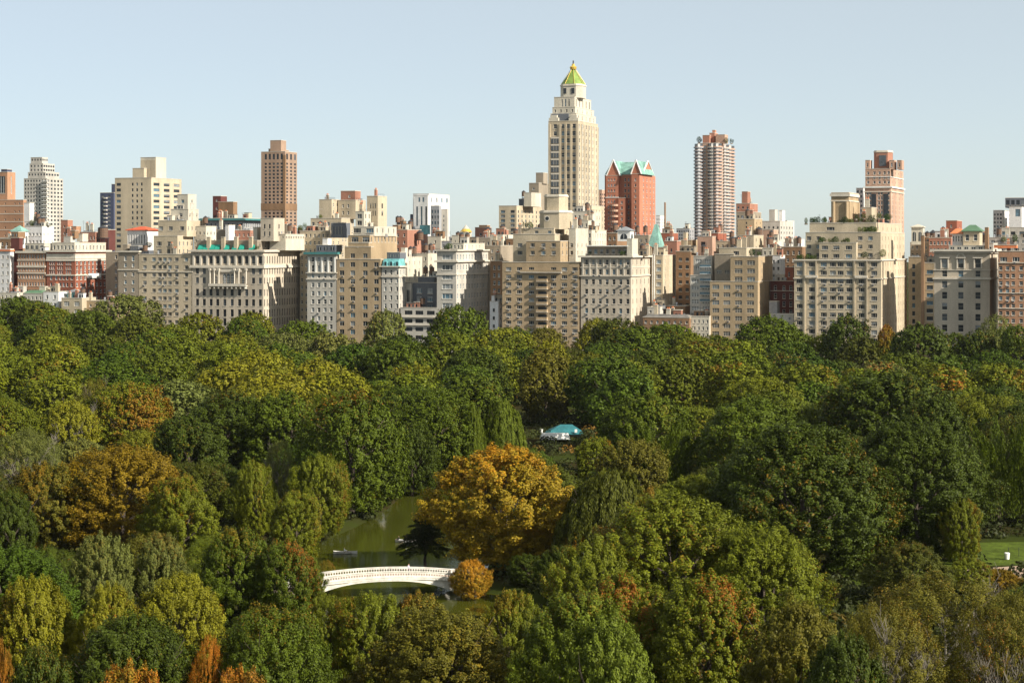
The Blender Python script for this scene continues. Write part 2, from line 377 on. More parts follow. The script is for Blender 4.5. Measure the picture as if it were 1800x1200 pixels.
# --- red brick with limestone base and top
b = Bld('apartment_building', 'red brick block with white framed windows and pale stone crown, dark shadow on its side', 82, 0, frame=M_WTRIM, shades='dark')
k = b.mass('wall', 82, 132, 194, 443, 'brick', F=([90, 99, 106, 112, 118, 126], 4, 488, 12.3, 7, 's'), S=(9, 1.5), extra_rows=[(451, 5, [88, 97, 106, 115, 124], 4, 's')] + [(y, 6, [88, 91.5, 95, 102, 105.5, 109, 117, 120.5, 124], 2.9, 's') for y in (462, 470.5, 478.5)])
b.bandy('cornice', 441.5, 3, 1.0); b.bandy('band', 457, 3.4, .25, M_TRIM); b.bandy('band', 447, 1.6, .3, M_TRIM); b.bandy('band', 483.5, 2, .35, M_TRIM)
xa, xb, ya, yb, zb, zt = k; q = MB(); q.box(xa-.12, xb+.12, ya-.12, ya-.003, zt-3.2, zt-.9, M_TRIM); q.build('frieze', b.o)
q = MB(); q.box(xb+.003, xb+.12, ya-.12, yb, zt-3.2, zt-.9, M_TRIM); q.build('frieze', b.o)
q = MB(); q.box(xb+.003, xb+1.2, ya+10, ya+21, zt-12.6, zt-11.4, M_WTRIM); q.box(xb+1.05, xb+1.2, ya+10, ya+21, zt-11.397, zt-10.4, M_WTRIM); q.build('balcony', b.o)
b.mass('penthouse', 92, 131, 186, 427, 'cream', v=4, yb=441, F=(6, 3.6, 435, 20, 7, 's'), S=(9, 1.1))
b.mass('stair_head', 112, 124, 132, 416, 'palegrey', v=7, yb=427, depth=5); b.hut('chimney', 135, 145, 411, 425, 'cream', v=14, depth=5); b.clutter(3)
LAND.append((83, 195, 'the red brick block')); b.finish()
b = Bld('apartment_building', 'shadowed taupe block set back behind the red brick one', 186, 18, frame=M_WTRIM, shades='dark')
b.mass('wall', 186, 210, 214, 443, 'taupe', F=([204], 4, 452, 12.5, 7, 's'), depth=20); b.finish()
# --- grey brown narrow house
b = Bld('apartment_building', 'narrow grey brown house with paired white windows beside the stepped limestone tower', 211, 0, frame=M_WTRIM, shades='blue')
b.mass('wall', 208, 243, 246, 442, 'taupe', F=([220.5, 234], 5, 482, 13.7, 6.5, 's'), depth=24, extra_rows=[(454, 9, [220.5, 234], 5, 's'), (466, 7, [220.5, 234], 5, 's')])
b.bandy('cornice', 442, 2.5, .7, M_TRIM); b.bandy('band', 474, 1.6, .3); b.hut('penthouse', 228, 243, 433, 441, 'slate', v=3, win=3, depth=6); b.hut('chimney', 216, 224, 430, 441, 'taupe', v=4, depth=3); b.finish()
LAND.append((195, 246, 'the narrow grey brown house'))
# --- stepped limestone tower
b = Bld('apartment_tower', 'beige stepped apartment tower with paired windows, left of the grand palazzo with teal awnings', 245, 0, frame=M_FRAME, shades='mix')
b.mass('wall', 244, 338, 341, 447, 'sand', F=([254.5, 270.5, 281, 289.5, 298.5, 310.5, 327.5], 7.5, 456, 13.7, 6.5, 'w'), depth=26, ac=.3)
b.bandy('band', 477.5, 1.5, .3); b.clutter(3)
b.mass('setback', 270, 312, 340, 415, 'sand', v=2, yb=448, F=([280, 298], 9, 428.5, 13.5, 7.5, 'w'), S=(4, 1.2))
b.mass('setback', 278, 328, 360, 388, 'sand', v=7, yb=416, F=([283, 300, 320], 8, 401.5, 13, 7, 'w'), S=(5, 1.1)); b.clutter(4)
b.mass('setback', 300, 331, 349, 368, 'cream', v=13, yb=389, F=([318], 6, 378, 20, 6, 's'), S=(3, 1)); b.clutter(2)
b.mass('tower_top', 312, 330, 345, 342, 'cream', v=16, yb=369, F=([321], 6, 354, 20, 6, 'p'), S=(1, 1.5))
b.mass('wing', 341, 362, 380, 398, 'cream', v=16, yb=441, F=(3, 3, 410, 13, 5, 's'), S=(3, 1)); b.clutter(2)
b.finish(); LAND.append((246, 341, 'the beige stepped tower'))
# --- the grand palazzo
b = Bld('apartment_building', 'grand cream palazzo with a row of teal awnings and an arched loggia balcony', 340, 0, frame=M_DARK, shades='black')
cols = [347, 359, 371, 382.5, 395, 408, 421, 433.5, 445.5, 457.5]
ex = [(456.5, 13, cols, 6.4, 'c')]
for y in (476.5, 493): ex.append((y, 10.5, [347, 359, 445.5, 457.5], 6, 's'))
ex += [(514, 12, cols, 6, 's'), (531.5, 12, cols, 6, 's'), (550, 13, cols, 6, 's'), (566, 13, cols, 6, 's')]
k = b.mass('wall', 336, 463, 541, 440, 'lime', F=(1, 4, 700, 14, 6), S=(18, .85, 's'), extra_rows=ex)
xa, xb, ya, yb, zb, zt = k
b.bandy('cornice', 441.5, 2.5, 1.1); b.bandy('band', 469.5, 3.2, .7, M_TRIM); b.bandy('band', 467, 1.5, .35, M_TRIM)
for i in range(11):      # pilasters and roundels of the top storey
    c = (cols[i]-6.2) if i < 10 else cols[9]+6; x = b.lx(c, 0); q = MB(); z0, z1 = b.lz(466, 400), b.lz(448.5, 400)
    q.box(x-.45, x+.45, ya-.4, ya-.003, z0, z1, M_TRIM); q.build('pilaster', b.o)
for c in cols:
    x = b.lx(c, 0); z = b.lz(445.3, 400); q = MB()
    pts = [(x+.85*math.cos(a), z+.62*math.sin(a)) for a in [i*R(30) for i in range(12)]]
    q.face([(p[0], ya-.22, p[1]) for p in pts], M_TRIM); k_ = [(x+.5*math.cos(a), z+.36*math.sin(a)) for a in [i*R(30) for i in range(12)]]
    for i in range(12):
        j = (i+1) % 12; q.face([(pts[i][0], ya-.22, pts[i][1]), (pts[i][0], ya-.003, pts[i][1]), (pts[j][0], ya-.003, pts[j][1]), (pts[j][0], ya-.22, pts[j][1])], M_TRIM)
    q.face([(p[0], ya-.24, p[1]) for p in k_], wall('taupe')); q.build('roundel', b.o)
# loggia
l0, l1 = b.lx(369.5, 0), b.lx(435.5, 0); zf, zc, z0 = b.lz(503, 400), b.lz(498.5, 400), b.lz(472, 400); q = MB()
q.box(l0, l1, ya-1.9, ya-.003, zf, zf+.45, M_TRIM); q.build('balcony_slab', b.o)
q = MB(); q.box(l0, l1, ya-1.9, ya-1.65, zf+.453, zc, M_TRIM)
for i in range(9): q.box(l0+.4+(l1-l0-1.4)*i/8, l0+1.0+(l1-l0-1.4)*i/8, ya-1.7, ya-.003, zf-1.1, zf-.003, M_TRIM)
q.build('balcony_parapet', b.o)
q = MB()
for px in (370.5, 378, 386, 413.5, 421, 434):
    x = b.lx(px, 0); q.cyl(x, ya-.75, .3, zc-.003, z0-.8, M_TRIM, 10); q.box(x-.5, x+.5, ya-1.3, ya-.003, z0-.8, z0, M_TRIM)
q.box(l0+3.2, l1-3.2, ya-.5, ya-.003, zc+5.4, z0-.2, M_TRIM); q.build('loggia_columns', b.o)
for px in (380, 395, 401.5, 408.5, 427.5):
    x = b.lx(px, 0); w = .72; h = b.lz(481, 400) if px not in (380, 427.5) else b.lz(485, 400); g = MB()
    pts = [(x-w, zc+.1), (x+w, zc+.1)] + [(x+w*math.cos(a), h-w+w*math.sin(a)) for a in (0, R(40), R(70), R(90), R(110), R(140), R(180))]
    g.face([(p[0], ya-.05, p[1]) for p in pts], G_DARK if px in (380, 427.5) else G_MID)
    for t in (-.25, .25): g.box(x+t-.05, x+t+.05, ya-.1, ya-.052, zc+.1, h-w, M_WTRIM)
    for t in range(3): g.box(x-w, x+w, ya-.12, ya-.102, zc+.9+t*1.1, zc+1.0+t*1.1, M_WTRIM)
    g.build('arched_window', b.o)
b.mass('penthouse', 346, 452, 536, 423, 'taupe', v=4, yb=440, S=(9, .7), F=(1, 3, 432, 99, 7, 's'))
for px in (366, 391.5, 414, 440): b.hut('chimney', px-3, px+3, 417, 440, 'sand', v=2.6, depth=1.3)
for px in (351, 360, 371.5, 380.5, 397, 411, 423, 441):
    v = 2.2; x0, x1 = b.lx(px-4, v), b.lx(px+4, v); za, zb_ = b.lz(430, px, v), b.lz(438, px, v); q = MB(); y1 = v + 1.7; y0 = v
    q.face([(x0, y0, zb_), (x1, y0, zb_), (x1, y1, za), (x0, y1, za)], M_TEAL); q.face([(x0, y0+.05, zb_-.05), (x0, y1, za-.05), (x1, y1, za-.05), (x1, y0+.05, zb_-.05)], M_TEAL)
    q.face([(x0, y0, zb_), (x0, y0, zb_-.4), (x1, y0, zb_-.4), (x1, y0, zb_)], M_TEAL)
    for xx in (x0, x1): q.face([(xx, y0, zb_), (xx, y1, za), (xx, y1, zb_)], M_TEAL)
    q.build('awning', b.o)
b.hut('chimney', 445, 452, 400, 424, 'cream', v=10, depth=4)
b.mass('tower', 458, 481, 500, 384, 'lime', v=8, yb=424, F=([465, 474], 3.2, 398, 13, 8, 's'), S=(1, 1.1)); b.clutter(0)
b.mass('penthouse_wing', 474, 502, 538, 412, 'cream', v=14, yb=440, S=(12, .8), F=(3, 2, 417, 99, 4, 's')); b.clutter(5)
b.finish(); LAND.append((341, 541, 'the palazzo with teal awnings'))
# --- pale narrow house with blue green cornice
b = Bld('apartment_building', 'pale four bay house with a blue green cornice, between palazzo and tan gabled block', 541, 0, frame=M_WTRIM, shades='mix')
c4 = [550, 560.5, 571.5, 582]
b.mass('wall', 540, 591, 594, 448, 'palegrey', F=(c4, 5.5, 501, 14.6, 8, 's'), depth=26, ac=.15, extra_rows=[(472, 12, c4, 5, 's'), (456, 9, c4, 5, 's'), (485.5, 6, c4, 5, 's')])
b.bandy('cornice', 445, 4, 1.3, M_CORNG); b.bandy('band', 479.5, 1.6, .5, M_TRIM); b.bandy('band', 490.5, 2, .4, M_TRIM)
for px in (543.5, 555, 566, 577, 588.5):
    x = b.lx(px, 0); q = MB(); q.box(x-.3, x+.3, -.3, -.003, b.lz(478.5, 560), b.lz(452, 560), M_WTRIM); q.build('pilaster', b.o)
b.hut('penthouse', 556, 590, 431, 443, 'slate', v=4, win=3, depth=7); b.hut('chimney', 567, 576, 419, 443, 'white', v=6, depth=4); b.finish()
LAND.append((541, 594, 'the pale house with a blue green cornice'))
# --- tan stepped block
b = Bld('apartment_building', 'tan brick block with a curved gable and large dark paired windows, stepped terraces above', 592, 0, frame=M_FRAME, shades='dark')
cg = [601, 620, 642, 661.5]
b.mass('wall', 592, 669, 672, 456, 'tan', F=(cg, 9, 465, 14.8, 8.5, 'c'), depth=30, ac=.35)
b.mass('gable_storey', 606, 652, 656, 434, 'tan', v=.4, yb=457, F=([620, 642], 8.5, 449.5, 20, 8, 'c'), extra_rows=[(434.8, 0.1, 1, 1, 's')]); b.bandy('band', 463, .1, .01)
b.mass('gable_top', 612, 648, 652, 427, 'tan', v=.8, yb=435, F=([630.5], 10, 434, 99, 6, 'w'), depth=14)
b.mass('terrace_storey', 612, 650, 698, 414, 'tan', v=3, yb=457, F=([624, 643, 653], 13, 421, 99, 9, 'w'), S=(8, 1.2)); b.clutter(3)
b.mass('terrace_storey', 621, 658, 697, 399, 'cream', v=7, yb=415, F=([628, 650], 14, 405.5, 99, 8, 'w'), S=(4, 1.2)); b.clutter(3)
b.mass('terrace_storey', 625, 640, 652, 372, 'cream', v=10, yb=400, F=([632], 9, 380, 12, 8, 'c'), S=(2, 1.2)); b.clutter(2)
b.mass('tower', 645, 664, 680, 345, 'sand', v=18, yb=400, F=([651.5, 655.5, 659.5], 2.2, 362, 13, 9, 'p', 2), S=(1, 1.8)); b.clutter(1)
b.finish(); LAND.append((594, 672, 'the tan gabled block'))
# --- penthouse cluster behind (left)
b = Bld('apartment_tower', 'sand coloured penthouse cluster with stepped terraces behind the tan gabled block', 547, 60, frame=M_WTRIM, shades='dark')
b.mass('wall', 546, 600, 622, 384, 'sand', F=(6, 5, 394, 13.5, 7, 's'), S=(4, 1.2)); b.clutter(3)
b.mass('setback', 561, 583, 596, 351, 'sand', v=64, yb=385, F=([590], 3, 360, 13, 6, 's'), S=(2, 1.1)); b.clutter(2)
b.mass('setback', 594, 625, 643, 352, 'sand', v=70, yb=385, F=([603, 612], 3, 362, 12, 6, 's'), S=(1, 1)); b.clutter(2)
b.mass('tower_top', 599, 624, 634, 336, 'rosebrick', v=74, yb=353, F=([614], 4, 345, 30, 4, 's')); b.finish()
b = Bld('apartment_building', 'low sand coloured terrace building in front of the penthouse cluster', 527, 34, frame=M_WTRIM, shades='dark')
b.mass('wall', 527, 572, 600, 406, 'sand', F=(6, 3.5, 414, 13, 6, 's'), S=(3, 1.2)); b.clutter(4)
q = b.hut('glass_room', 582, 603, 392, 418, 'slate', v=30, depth=8, win=4); b.finish()
# --- narrow grey house with turquoise mansard
b = Bld('apartment_building', 'narrow pale house with a bright turquoise mansard roof and three dormers', 672, 0, frame=M_WTRIM, shades='dark')
c3 = [677.5, 687.5, 698]
k = b.mass('wall', 671, 701, 713, 469, 'palegrey', F=(c3, 4, 478.5, 14.8, 8, 's'), S=(2, .8)); b.bandy('cornice', 468.5, 2, .9); b.bandy('band', 486, 2.2, .4)
xa, xb, ya, yb, zb, zt = k; zt2 = b.lz(455, 686); q = MB(); q.prism([(xa, ya), (xb, ya), (xb, yb), (xa, yb)], zt+.23, zt2, M_TURQ, [(xa+.5, ya+1.2), (xb-.5, ya+1.2), (xb-.5, yb-.5), (xa+.5, yb-.5)]); q.build('mansard_roof', b.o)
for px in c3:
    x = b.lx(px, 0); g = MB(); w, h = .8, 2.4; z = zt + .3
    pts = [(x-w, z), (x+w, z)] + [(x+w*math.cos(a), z+h-w+w*math.sin(a)) for a in (0, R(45), R(90), R(135), R(180))]
    n_ = len(pts)
    for i in range(n_):
        j = (i+1) % n_; g.face([(pts[i][0]*1, -.05, pts[i][1]), (pts[i][0], 1.3, pts[i][1]), (pts[j][0], 1.3, pts[j][1]), (pts[j][0], -.05, pts[j][1])], M_TURQ)
    g.face([(p[0], -.04, p[1]) for p in pts], M_TURQ); g.face([(x+(p[0]-x)*.6, -.06, z+.2+(p[1]-z)*.75) for p in pts], G_DARK); g.build('dormer', b.o)
b.hut('penthouse', 680, 703, 444, 455, 'slate', v=4, depth=7, win=5); b.hut('chimney', 705, 712, 436, 462, 'cream', v=10, depth=3)
b.mass('rear_wing', 700, 716, 742, 452, 'cream', v=16, F=(2, 2, 462, 14, 6, 's'), S=(3, .9)); b.clutter(3); b.finish()
LAND.append((672, 713, 'the house with the turquoise mansard'))
# --- low glassy dark blue block in shadow and its podium
b = Bld('apartment_building', 'low blue grey glass block in shadow right of the turquoise mansard house', 710, 12, frame=M_STEEL, shades='blue')
b.mass('wall', 711, 769, 771, 497, 'slate', F=([719, 737, 746, 756, 765], 10, 511, 14.3, 9, 'w', 4), depth=22)
b.mass('upper_storey', 735, 764, 768, 487, 'slate', v=14, yb=498, F=([745], 5, 493, 90, 8, 's'), depth=14)
b.hut('glass_tower', 713, 722, 499, 541, 'palegrey', v=9, depth=2, win=1); b.clutter(3); b.finish()
b = Bld('town_house', 'low pale stone house with a wide loggia in the gap, below the blue glass block', 703, 0, cat='house', frame=M_DARK, shades='black')
b.mass('wall', 704, 768, 770, 541, 'palegrey', F=([718, 737, 757], 15, 549.5, 14.5, 7, 'g'), depth=11, extra_rows=[]); b.bandy('cornice', 557, 1.6, .7); b.bandy('cornice', 571, 1.6, .7); b.clutter(2); b.finish()
b = Bld('apartment_building', 'cream rear wall with chimneys standing behind the blue glass block', 716, 48, frame=M_WTRIM, shades='dark')
b.mass('wall', 716, 752, 800, 446, 'cream', F=(4, 3, 455, 14, 6, 's'), S=(4, 1)); b.clutter(7); b.finish()
# --- pale corner house with wide windows; white right side with rows of slits
b = Bld('apartment_building', 'pale corner house with wide picture windows and a stepped shadow on its white side', 769, 0, frame=M_WTRIM, shades='blue')
k = b.mass('wall', 768, 802, 862, 440, 'palegrey', F=([786.5], 20, 470, 16.8, 9, 'w', 8), S=(12, 1.2, 's'), extra_rows=[(452, 9, [786.5], 20, 'w')])
b.bandy('cornice', 459.5, 2.6, 1.0); b.bandy('cornice', 440, 2.4, .9); b.bandy('band', 482.5, 2, .3)
b.mass('penthouse', 790, 815, 852, 428, 'cream', v=10, yb=440, F=(4, 3, 434, 20, 6, 's'), S=(6, 1)); b.clutter(4); b.finish()
LAND.append((713, 862, 'the pale corner house'))
b = Bld('roof_tower', 'small cream belvedere with a golden domed cap on the roofline', 812, 30, cat='belvedere', shades='black')
b.mass('wall', 809, 822, 829, 408, 'cream', yb=452, F=([813, 818], 2, 414, 9, 4, 's'), S=(3, .7))
xa, xb, ya, yb, zb, zt = b.last; q = MB(); cx, cy = (xa+xb)/2, (ya+yb)/2; r_ = (xb-xa)*.75
q.cyl(cx, cy, r_, zt+.003, zt+.5, M_GOLD, 16); q.cyl(cx, cy, r_*.9, zt+.5, zt+1.5, M_GOLD, 16, r_*.6); q.build('cap', b.o)
q = MB(); q.cyl(cx, cy, r_*.6, zt+1.503, zt+2.6, wall('cream'), 16, r_*.25); q.cyl(cx, cy, r_*.25, zt+2.6, zt+3.4, wall('cream'), 16, .05); q.build('dome', b.o)
b.mass('wing', 794, 806, 812, 414, 'cream', yb=452, F=([800], 2, 424, 9, 4, 's')); b.finish()
# --- between: brown slot with low white yard house
b = Bld('apartment_building', 'narrow brown block squeezed beside the big balconied block', 862, 14, frame=M_WTRIM, shades='dark')
b.mass('wall', 862, 884, 888, 459, 'umber', F=([869, 877], 4, 470, 13.5, 7, 's'), depth=22); b.clutter(2); b.finish()
b = Bld('town_house', 'small white plastered yard house in the gap left of the big balconied block', 862, 2, cat='house', frame=M_DARK, shades='black')
b.mass('wall', 861, 876, 884, 530, 'white', F=([868], 4, 545, 14, 6, 's'), S=(1, 1)); b.hut('chimney', 864, 869, 520, 531, 'white', depth=2); b.clutter(2); b.finish()
b = Bld('apartment_building', 'cream block with dark slot window behind the brown slot', 862, 60, frame=M_WTRIM, shades='black')
b.mass('wall', 862, 884, 902, 413, 'cream', F=([871], 5, 427, 16, 14, 's'), S=(2, 1)); b.clutter(3); b.finish()
# --- the big balconied block with octagonal crown
b = Bld('apartment_building', 'large tan block with a central stack of balconies and an octagonal roof tower', 884, 0, frame=M_FRAME, shades='mix')
cb = [894, 913, 934, 973, 992, 1010.5]
b.mass('wall', 883, 1018, 1021, 461, 'tan', F=(cb, 10, 473, 13.45, 6.5, 'w'), depth=28, ac=.75)
xa, xb, ya, yb, zb, zt = b.last
for i in range(8):          # balcony stack
    py = 491 + 13.45*i; x0, x1 = b.lx(944, 0), b.lx(963, 0); z = b.lz(py+4, 950); q = MB()
    q.box(x0, x1, ya-1.5, ya-.003, z, z+.2, M_TRIM); q.box(x0, x1, ya-1.5, ya-1.4, z+.203, z+1.25, wall('tan')); q.box(x0, x0+.1, ya-1.397, ya-.003, z+.203, z+1.25, wall('tan')); q.box(x1-.1, x1, ya-1.397, ya-.003, z+.203, z+1.25, wall('tan'))
    o_ = q.build('balcony', b.o); g = MB(); g.box(x0+.5, x1-.5, ya-.06, ya-.003, z+.203, z+2.5, G_DARK); g.build('balcony_door', b.o)
z = b.lz(479, 950); q = MB(); q.box(b.lx(916, 0), b.lx(988, 0), ya-1.3, ya-.003, z-.1, z+.25, M_TRIM); q.box(b.lx(916, 0), b.lx(988, 0), ya-1.3, ya-1.2, z+.253, z+1.2, wall('tan')); q.build('terrace_parapet', b.o)
b.mass('setback', 925, 985, 1000, 424, 'tan', v=1.5, yb=462, F=([936, 955, 973], 8, 431, 13.4, 7, 'w'), S=(2, 1.2), ac=.2)
b.mass('setback', 902, 975, 1024, 412, 'sand', v=6, yb=462, F=([914, 998, 1006], 9, 431, 13.4, 7, 'w'), S=(6, 1.2)); b.clutter(5)
b.mass('setback', 911, 974, 1010, 402, 'sand', v=9, yb=413, F=([943, 966], 7, 408, 14, 5, 'w'), S=(4, 1.2)); b.clutter(2)
b.mass('setback', 1000, 1012, 1034, 402, 'cream', v=12, yb=462, F=([1005], 5, 431, 13.4, 7, 's'), S=(3, 1)); b.clutter(2)
def octo(bd, part, px0, px1, yt, yb, v, wm, cut=.3, cornice=True, ring=True):
    xa, xb = bd.lx(px0, v), bd.lx(px1, v); w = (xb-xa)/2*.92; cx = (xa+xb)/2; cy = v - bd.v0 + w; c = w*(1-cut)
    um = bd.u0+cx; zt, zb = ZP(yt, um, v)-BASE, ZP(yb, um, v)-BASE
    pts = [(cx-c, cy-w), (cx+c, cy-w), (cx+w, cy-c), (cx+w, cy+c), (cx+c, cy+w), (cx-c, cy+w), (cx-w, cy+c), (cx-w, cy-c)]
    q = MB(); q.prism(pts, zb, zt, wall(wm) if isinstance(wm, str) else wm); q.build(part, bd.o)
    if cornice:
        g = lambda s: [(cx+(p[0]-cx)*s, cy+(p[1]-cy)*s) for p in pts]
        q = MB(); q.prism(g(1.05), zt+.003, zt+.6, M_TRIM); q.prism(g(.98), zt+.603, zt+1.1, M_TRIM); q.build('cornice', bd.o)
    return cx, cy, w, zb, zt
cx, cy, w, zb_, zt_ = octo(b, 'octagon_base', 943, 996, 374, 403, 10, 'sand', .45)
for px, ay in ((962, 0), (989, 1)):
    x = b.lx(px, 10); z = b.lz(384, 970, 10); q = MB()
    n_ = 14; ang = 0 if not ay else R(30)
    for r1, m_, d in ((1.3, M_TRIM, .12), (.85, G_DARK, .16)):
        q.face([(x + r1*math.cos(2*math.pi*i/n_), cy-w-d, z + r1*math.sin(2*math.pi*i/n_)) for i in range(n_)], m_)
    if px == 989: continue
    q.build('round_window', b.o)
cx, cy, w, zb_, zt_ = octo(b, 'octagon_tower', 953, 991, 346, 374, 13, 'sand', .4); b.finish()
LAND.append((862, 1021, 'the big balconied block'))
# --- limestone block with penthouse terrace
b = Bld('apartment_building', 'pale limestone block with seven window columns and a planted penthouse under a white slab', 1021, 0, frame=M_FRAME, shades='dark')
c7 = [1031, 1043, 1055, 1067, 1079, 1091, 1103.5]
k = b.mass('wall', 1021, 1109, 1143, 452, 'lime', F=(c7, 5.6, 495.5, 16.9, 9, 's'), S=(5, .9), ac=.2, extra_rows=[(461, 9, c7, 5, 's'), (478, 9, c7, 5, 's')])
b.bandy('cornice', 451, 3, 1.1); b.bandy('band', 485, 1.8, .5); b.bandy('band', 470, 1.2, .2)
for px in [1025] + [c+6 for c in c7]:
    x = b.lx(px, 0); q = MB(); q.box(x-.25, x+.25, -.22, -.003, b.lz(483.5, 1060), b.lz(455, 1060), M_TRIM); q.build('pilaster', b.o)
b.mass('penthouse', 1032, 1104, 1110, 434, 'taupe', v=3, yb=451, F=(7, 6, 442, 99, 9, 'w'), depth=12)
xa, xb, ya, yb, zb, zt = b.last; q = MB(); q.box(xa-.3, xb+.2, ya-1.6, yb, zt+.23, zt+.6, M_WTRIM); q.build('white_roof_slab', b.o)
b.hut('chimney', 1102, 1111, 420, 452, 'cream', v=2, depth=9)
b.mass('side_wing', 1112, 1116, 1146, 448, 'cream', v=9, yb=560, S=(4, .8), F=(1, 1, 470, 16.9, 9, 's')); b.clutter(2)
b.finish(); LAND.append((1021, 1143, 'the limestone block with the planted penthouse'))
lantern('roof_pavilion', 'bright white gabled roof pavilion above the limestone block', 1083, 1109, 398, 406, 424, 22, M_WTRIM, M_STEEL, arch=1)
# --- tall narrow house with grey front bay
b = Bld('apartment_building', 'slim house with dark bay windows in front and a sunlit peach side', 1145, 30, frame=M_WTRIM, shades='blue')
b.mass('wall', 1144, 1165, 1190, 449, 'sand', F=([1158], 9, 460, 13.1, 7.5, 'w'), S=(3, .9)); b.clutter(2)
b.hut('pipe_stack', 1146.3, 1147.6, 447, 535, M_WTRIM, v=29.2, depth=.5); b.hut('pipe_stack', 1149.3, 1150.6, 447, 535, M_WTRIM, v=29.2, depth=.5); b.finish()
b = Bld('roof_tower', 'steep pale mint pyramid roof rising above the slim house', 1138, 44, cat='pyramid roof')
b.mass('wall', 1140, 1158, 1167, 435, 'umber', yb=452, F=([1150], 4, 443, 30, 6, 's'))
xa, xb, ya, yb, zb, zt = b.last; q = MB(); zt2 = b.lz(394, 1152); mx, my = (xa+xb)/2, (ya+yb)/2
q.prism([(xa-.4, ya-.4), (xb+.4, ya-.4), (xb+.4, yb+.4), (xa-.4, yb+.4)], zt+.23, zt2, M_COPPER, [(mx-.7, my-.3), (mx+.7, my-.3), (mx+.7, my+.3), (mx-.7, my+.3)]); q.build('roof', b.o); b.finish()
# --- deep court block, the court's shade put into its brown wall colour
b = Bld('apartment_building', 'red brown block coloured shade dark, standing in a deep dark court', 1188, 46, frame=M_DARK, shades='black')
b.mass('wall', 1188, 1214, 1219, 442, 'umber', F=([1196, 1208], 6, 456, 13.3, 6, 's'), depth=24); b.clutter(3); b.finish()
b = Bld('apartment_building', 'tall salmon brick slab behind the slim house, two tan stacks on its roof', 1168, 80, frame=M_DARK, shades='black')
b.mass('wall', 1168, 1190, 1197, 424, 'rosebrick', F=([1180], 3, 440, 13, 6, 's'), depth=24); b.clutter(3); b.finish()
b = Bld('apartment_building', 'tan and salmon block with square shafts behind the deep dark court', 1196, 110, frame=M_DARK, shades='black')
b.mass('wall', 1196, 1216, 1232, 422, 'tan', F=([1208], 3, 430, 13, 5, 's')); b.hut('chimney', 1201, 1206, 409, 423, 'sand', depth=4)
b.mass('wing', 1226, 1252, 1258, 416, 'pink', yb=452, F=([1236], 8, 429, 40, 8, 'w')); b.clutter(3); b.finish()
# --- grey white balconied modern house
b = Bld('apartment_building', 'white and grey modern block with wide dark windows and terraces', 1214, 8, frame=M_WTRIM, shades='black')
b.mass('wall', 1213, 1250, 1256, 484, 'palegrey', F=([1222, 1241], 13, 494, 12, 6.5, 'g'), depth=20)
b.mass('upper_storeys', 1219, 1252, 1257, 450, 'palegrey', v=12, yb=485, F=([1228, 1244], 11, 459, 12, 7, 'g'), depth=16)
xa, xb, ya, yb, zb, zt = b.last
for py in (469, 481, 493, 505, 517, 529):
    z = b.lz(py, 1230, 8); q = MB(); q.box(b.lx(1231, 8), b.lx(1250, 8), -1.0, -.003, z-.2, z, M_WTRIM); q.box(b.lx(1231, 8), b.lx(1250, 8), -1.0, -.92, z+.003, z+.9, G_SKYREFL); q.build('balcony', b.o)
b.clutter(3); b.finish(); LAND.append((1143, 1250, 'the white and grey modern block'))
# --- tan block right
b = Bld('apartment_building', 'tan brick block with wide white framed windows and green roof terrace', 1248, 0, frame=M_FRAME, shades='dark')
k = b.mass('wall', 1248, 1332, 1357, 495, 'tan', F=([1258, 1277.5, 1298, 1319], 12.5, 504.5, 13.7, 7.5, 'g'), S=(3, 1.2), ac=.3)
b.mass('upper_storeys', 1284, 1333, 1358, 451, 'tan', v=1.2, yb=496, F=([1298, 1320], 14, 462, 14.2, 8, 'g'), S=(2, 1.2))
b.mass('terrace_storeys', 1256, 1290, 1330, 447, 'taupe', v=8, yb=496, F=([1264, 1278], 9, 478, 13.5, 7, 'g'), S=(3, 1))
b.mass('penthouse', 1264, 1312, 1340, 436, 'sand', v=9, yb=452, F=([1266, 1294, 1308], 10, 445, 90, 7, 'w'), S=(3, 1.2)); b.clutter(5); b.finish()
LAND.append((1250, 1357, 'the tan block with wide windows'))
b = Bld('town_house', 'low dark red brick house in the gap between two tan blocks', 1355, 22, cat='house', frame=M_WTRIM, shades='black')
b.mass('wall', 1354, 1396, 1400, 494, 'darkred', F=([1363, 1378, 1390], 5, 506, 14, 9, 's'), depth=20); b.bandy('band', 511, 1, .2); b.clutter(2)
b.mass('wing', 1380, 1394, 1398, 470, 'brick', v=24, yb=495, F=([1387], 3, 482, 50, 8, 's'), depth=10); b.finish()
b = Bld('town_house', 'small white stucco house with a roof garden above the low red house', 1354, 60, cat='house', frame=M_WTRIM, shades='dark')
b.mass('wall', 1354, 1372, 1380, 449, 'white', F=([1360, 1368], 4, 460, 12, 6, 's'), S=(2, 1)); b.clutter(2); b.finish()
b = Bld('apartment_building', 'umber block with a long flat roof behind the small white stucco house', 1370, 90, frame=M_WTRIM, shades='dark')
b.mass('wall', 1370, 1410, 1420, 434, 'umber', F=(4, 4, 444, 13, 7, 's'), depth=20); b.clutter(3); b.finish()
b = Bld('shed', 'small bluish metal roofed shed low in the gap beside the tan block', 1352, 3, cat='shed', frame=M_WTRIM, shades='blue')
b.mass('wall', 1354, 1395, 1398, 552, 'palegrey', F=(3, 5, 560, 14, 6, 'w'), depth=15); b.hut('stair_head', 1352, 1366, 530, 552, 'grey', v=6, depth=5); b.finish()
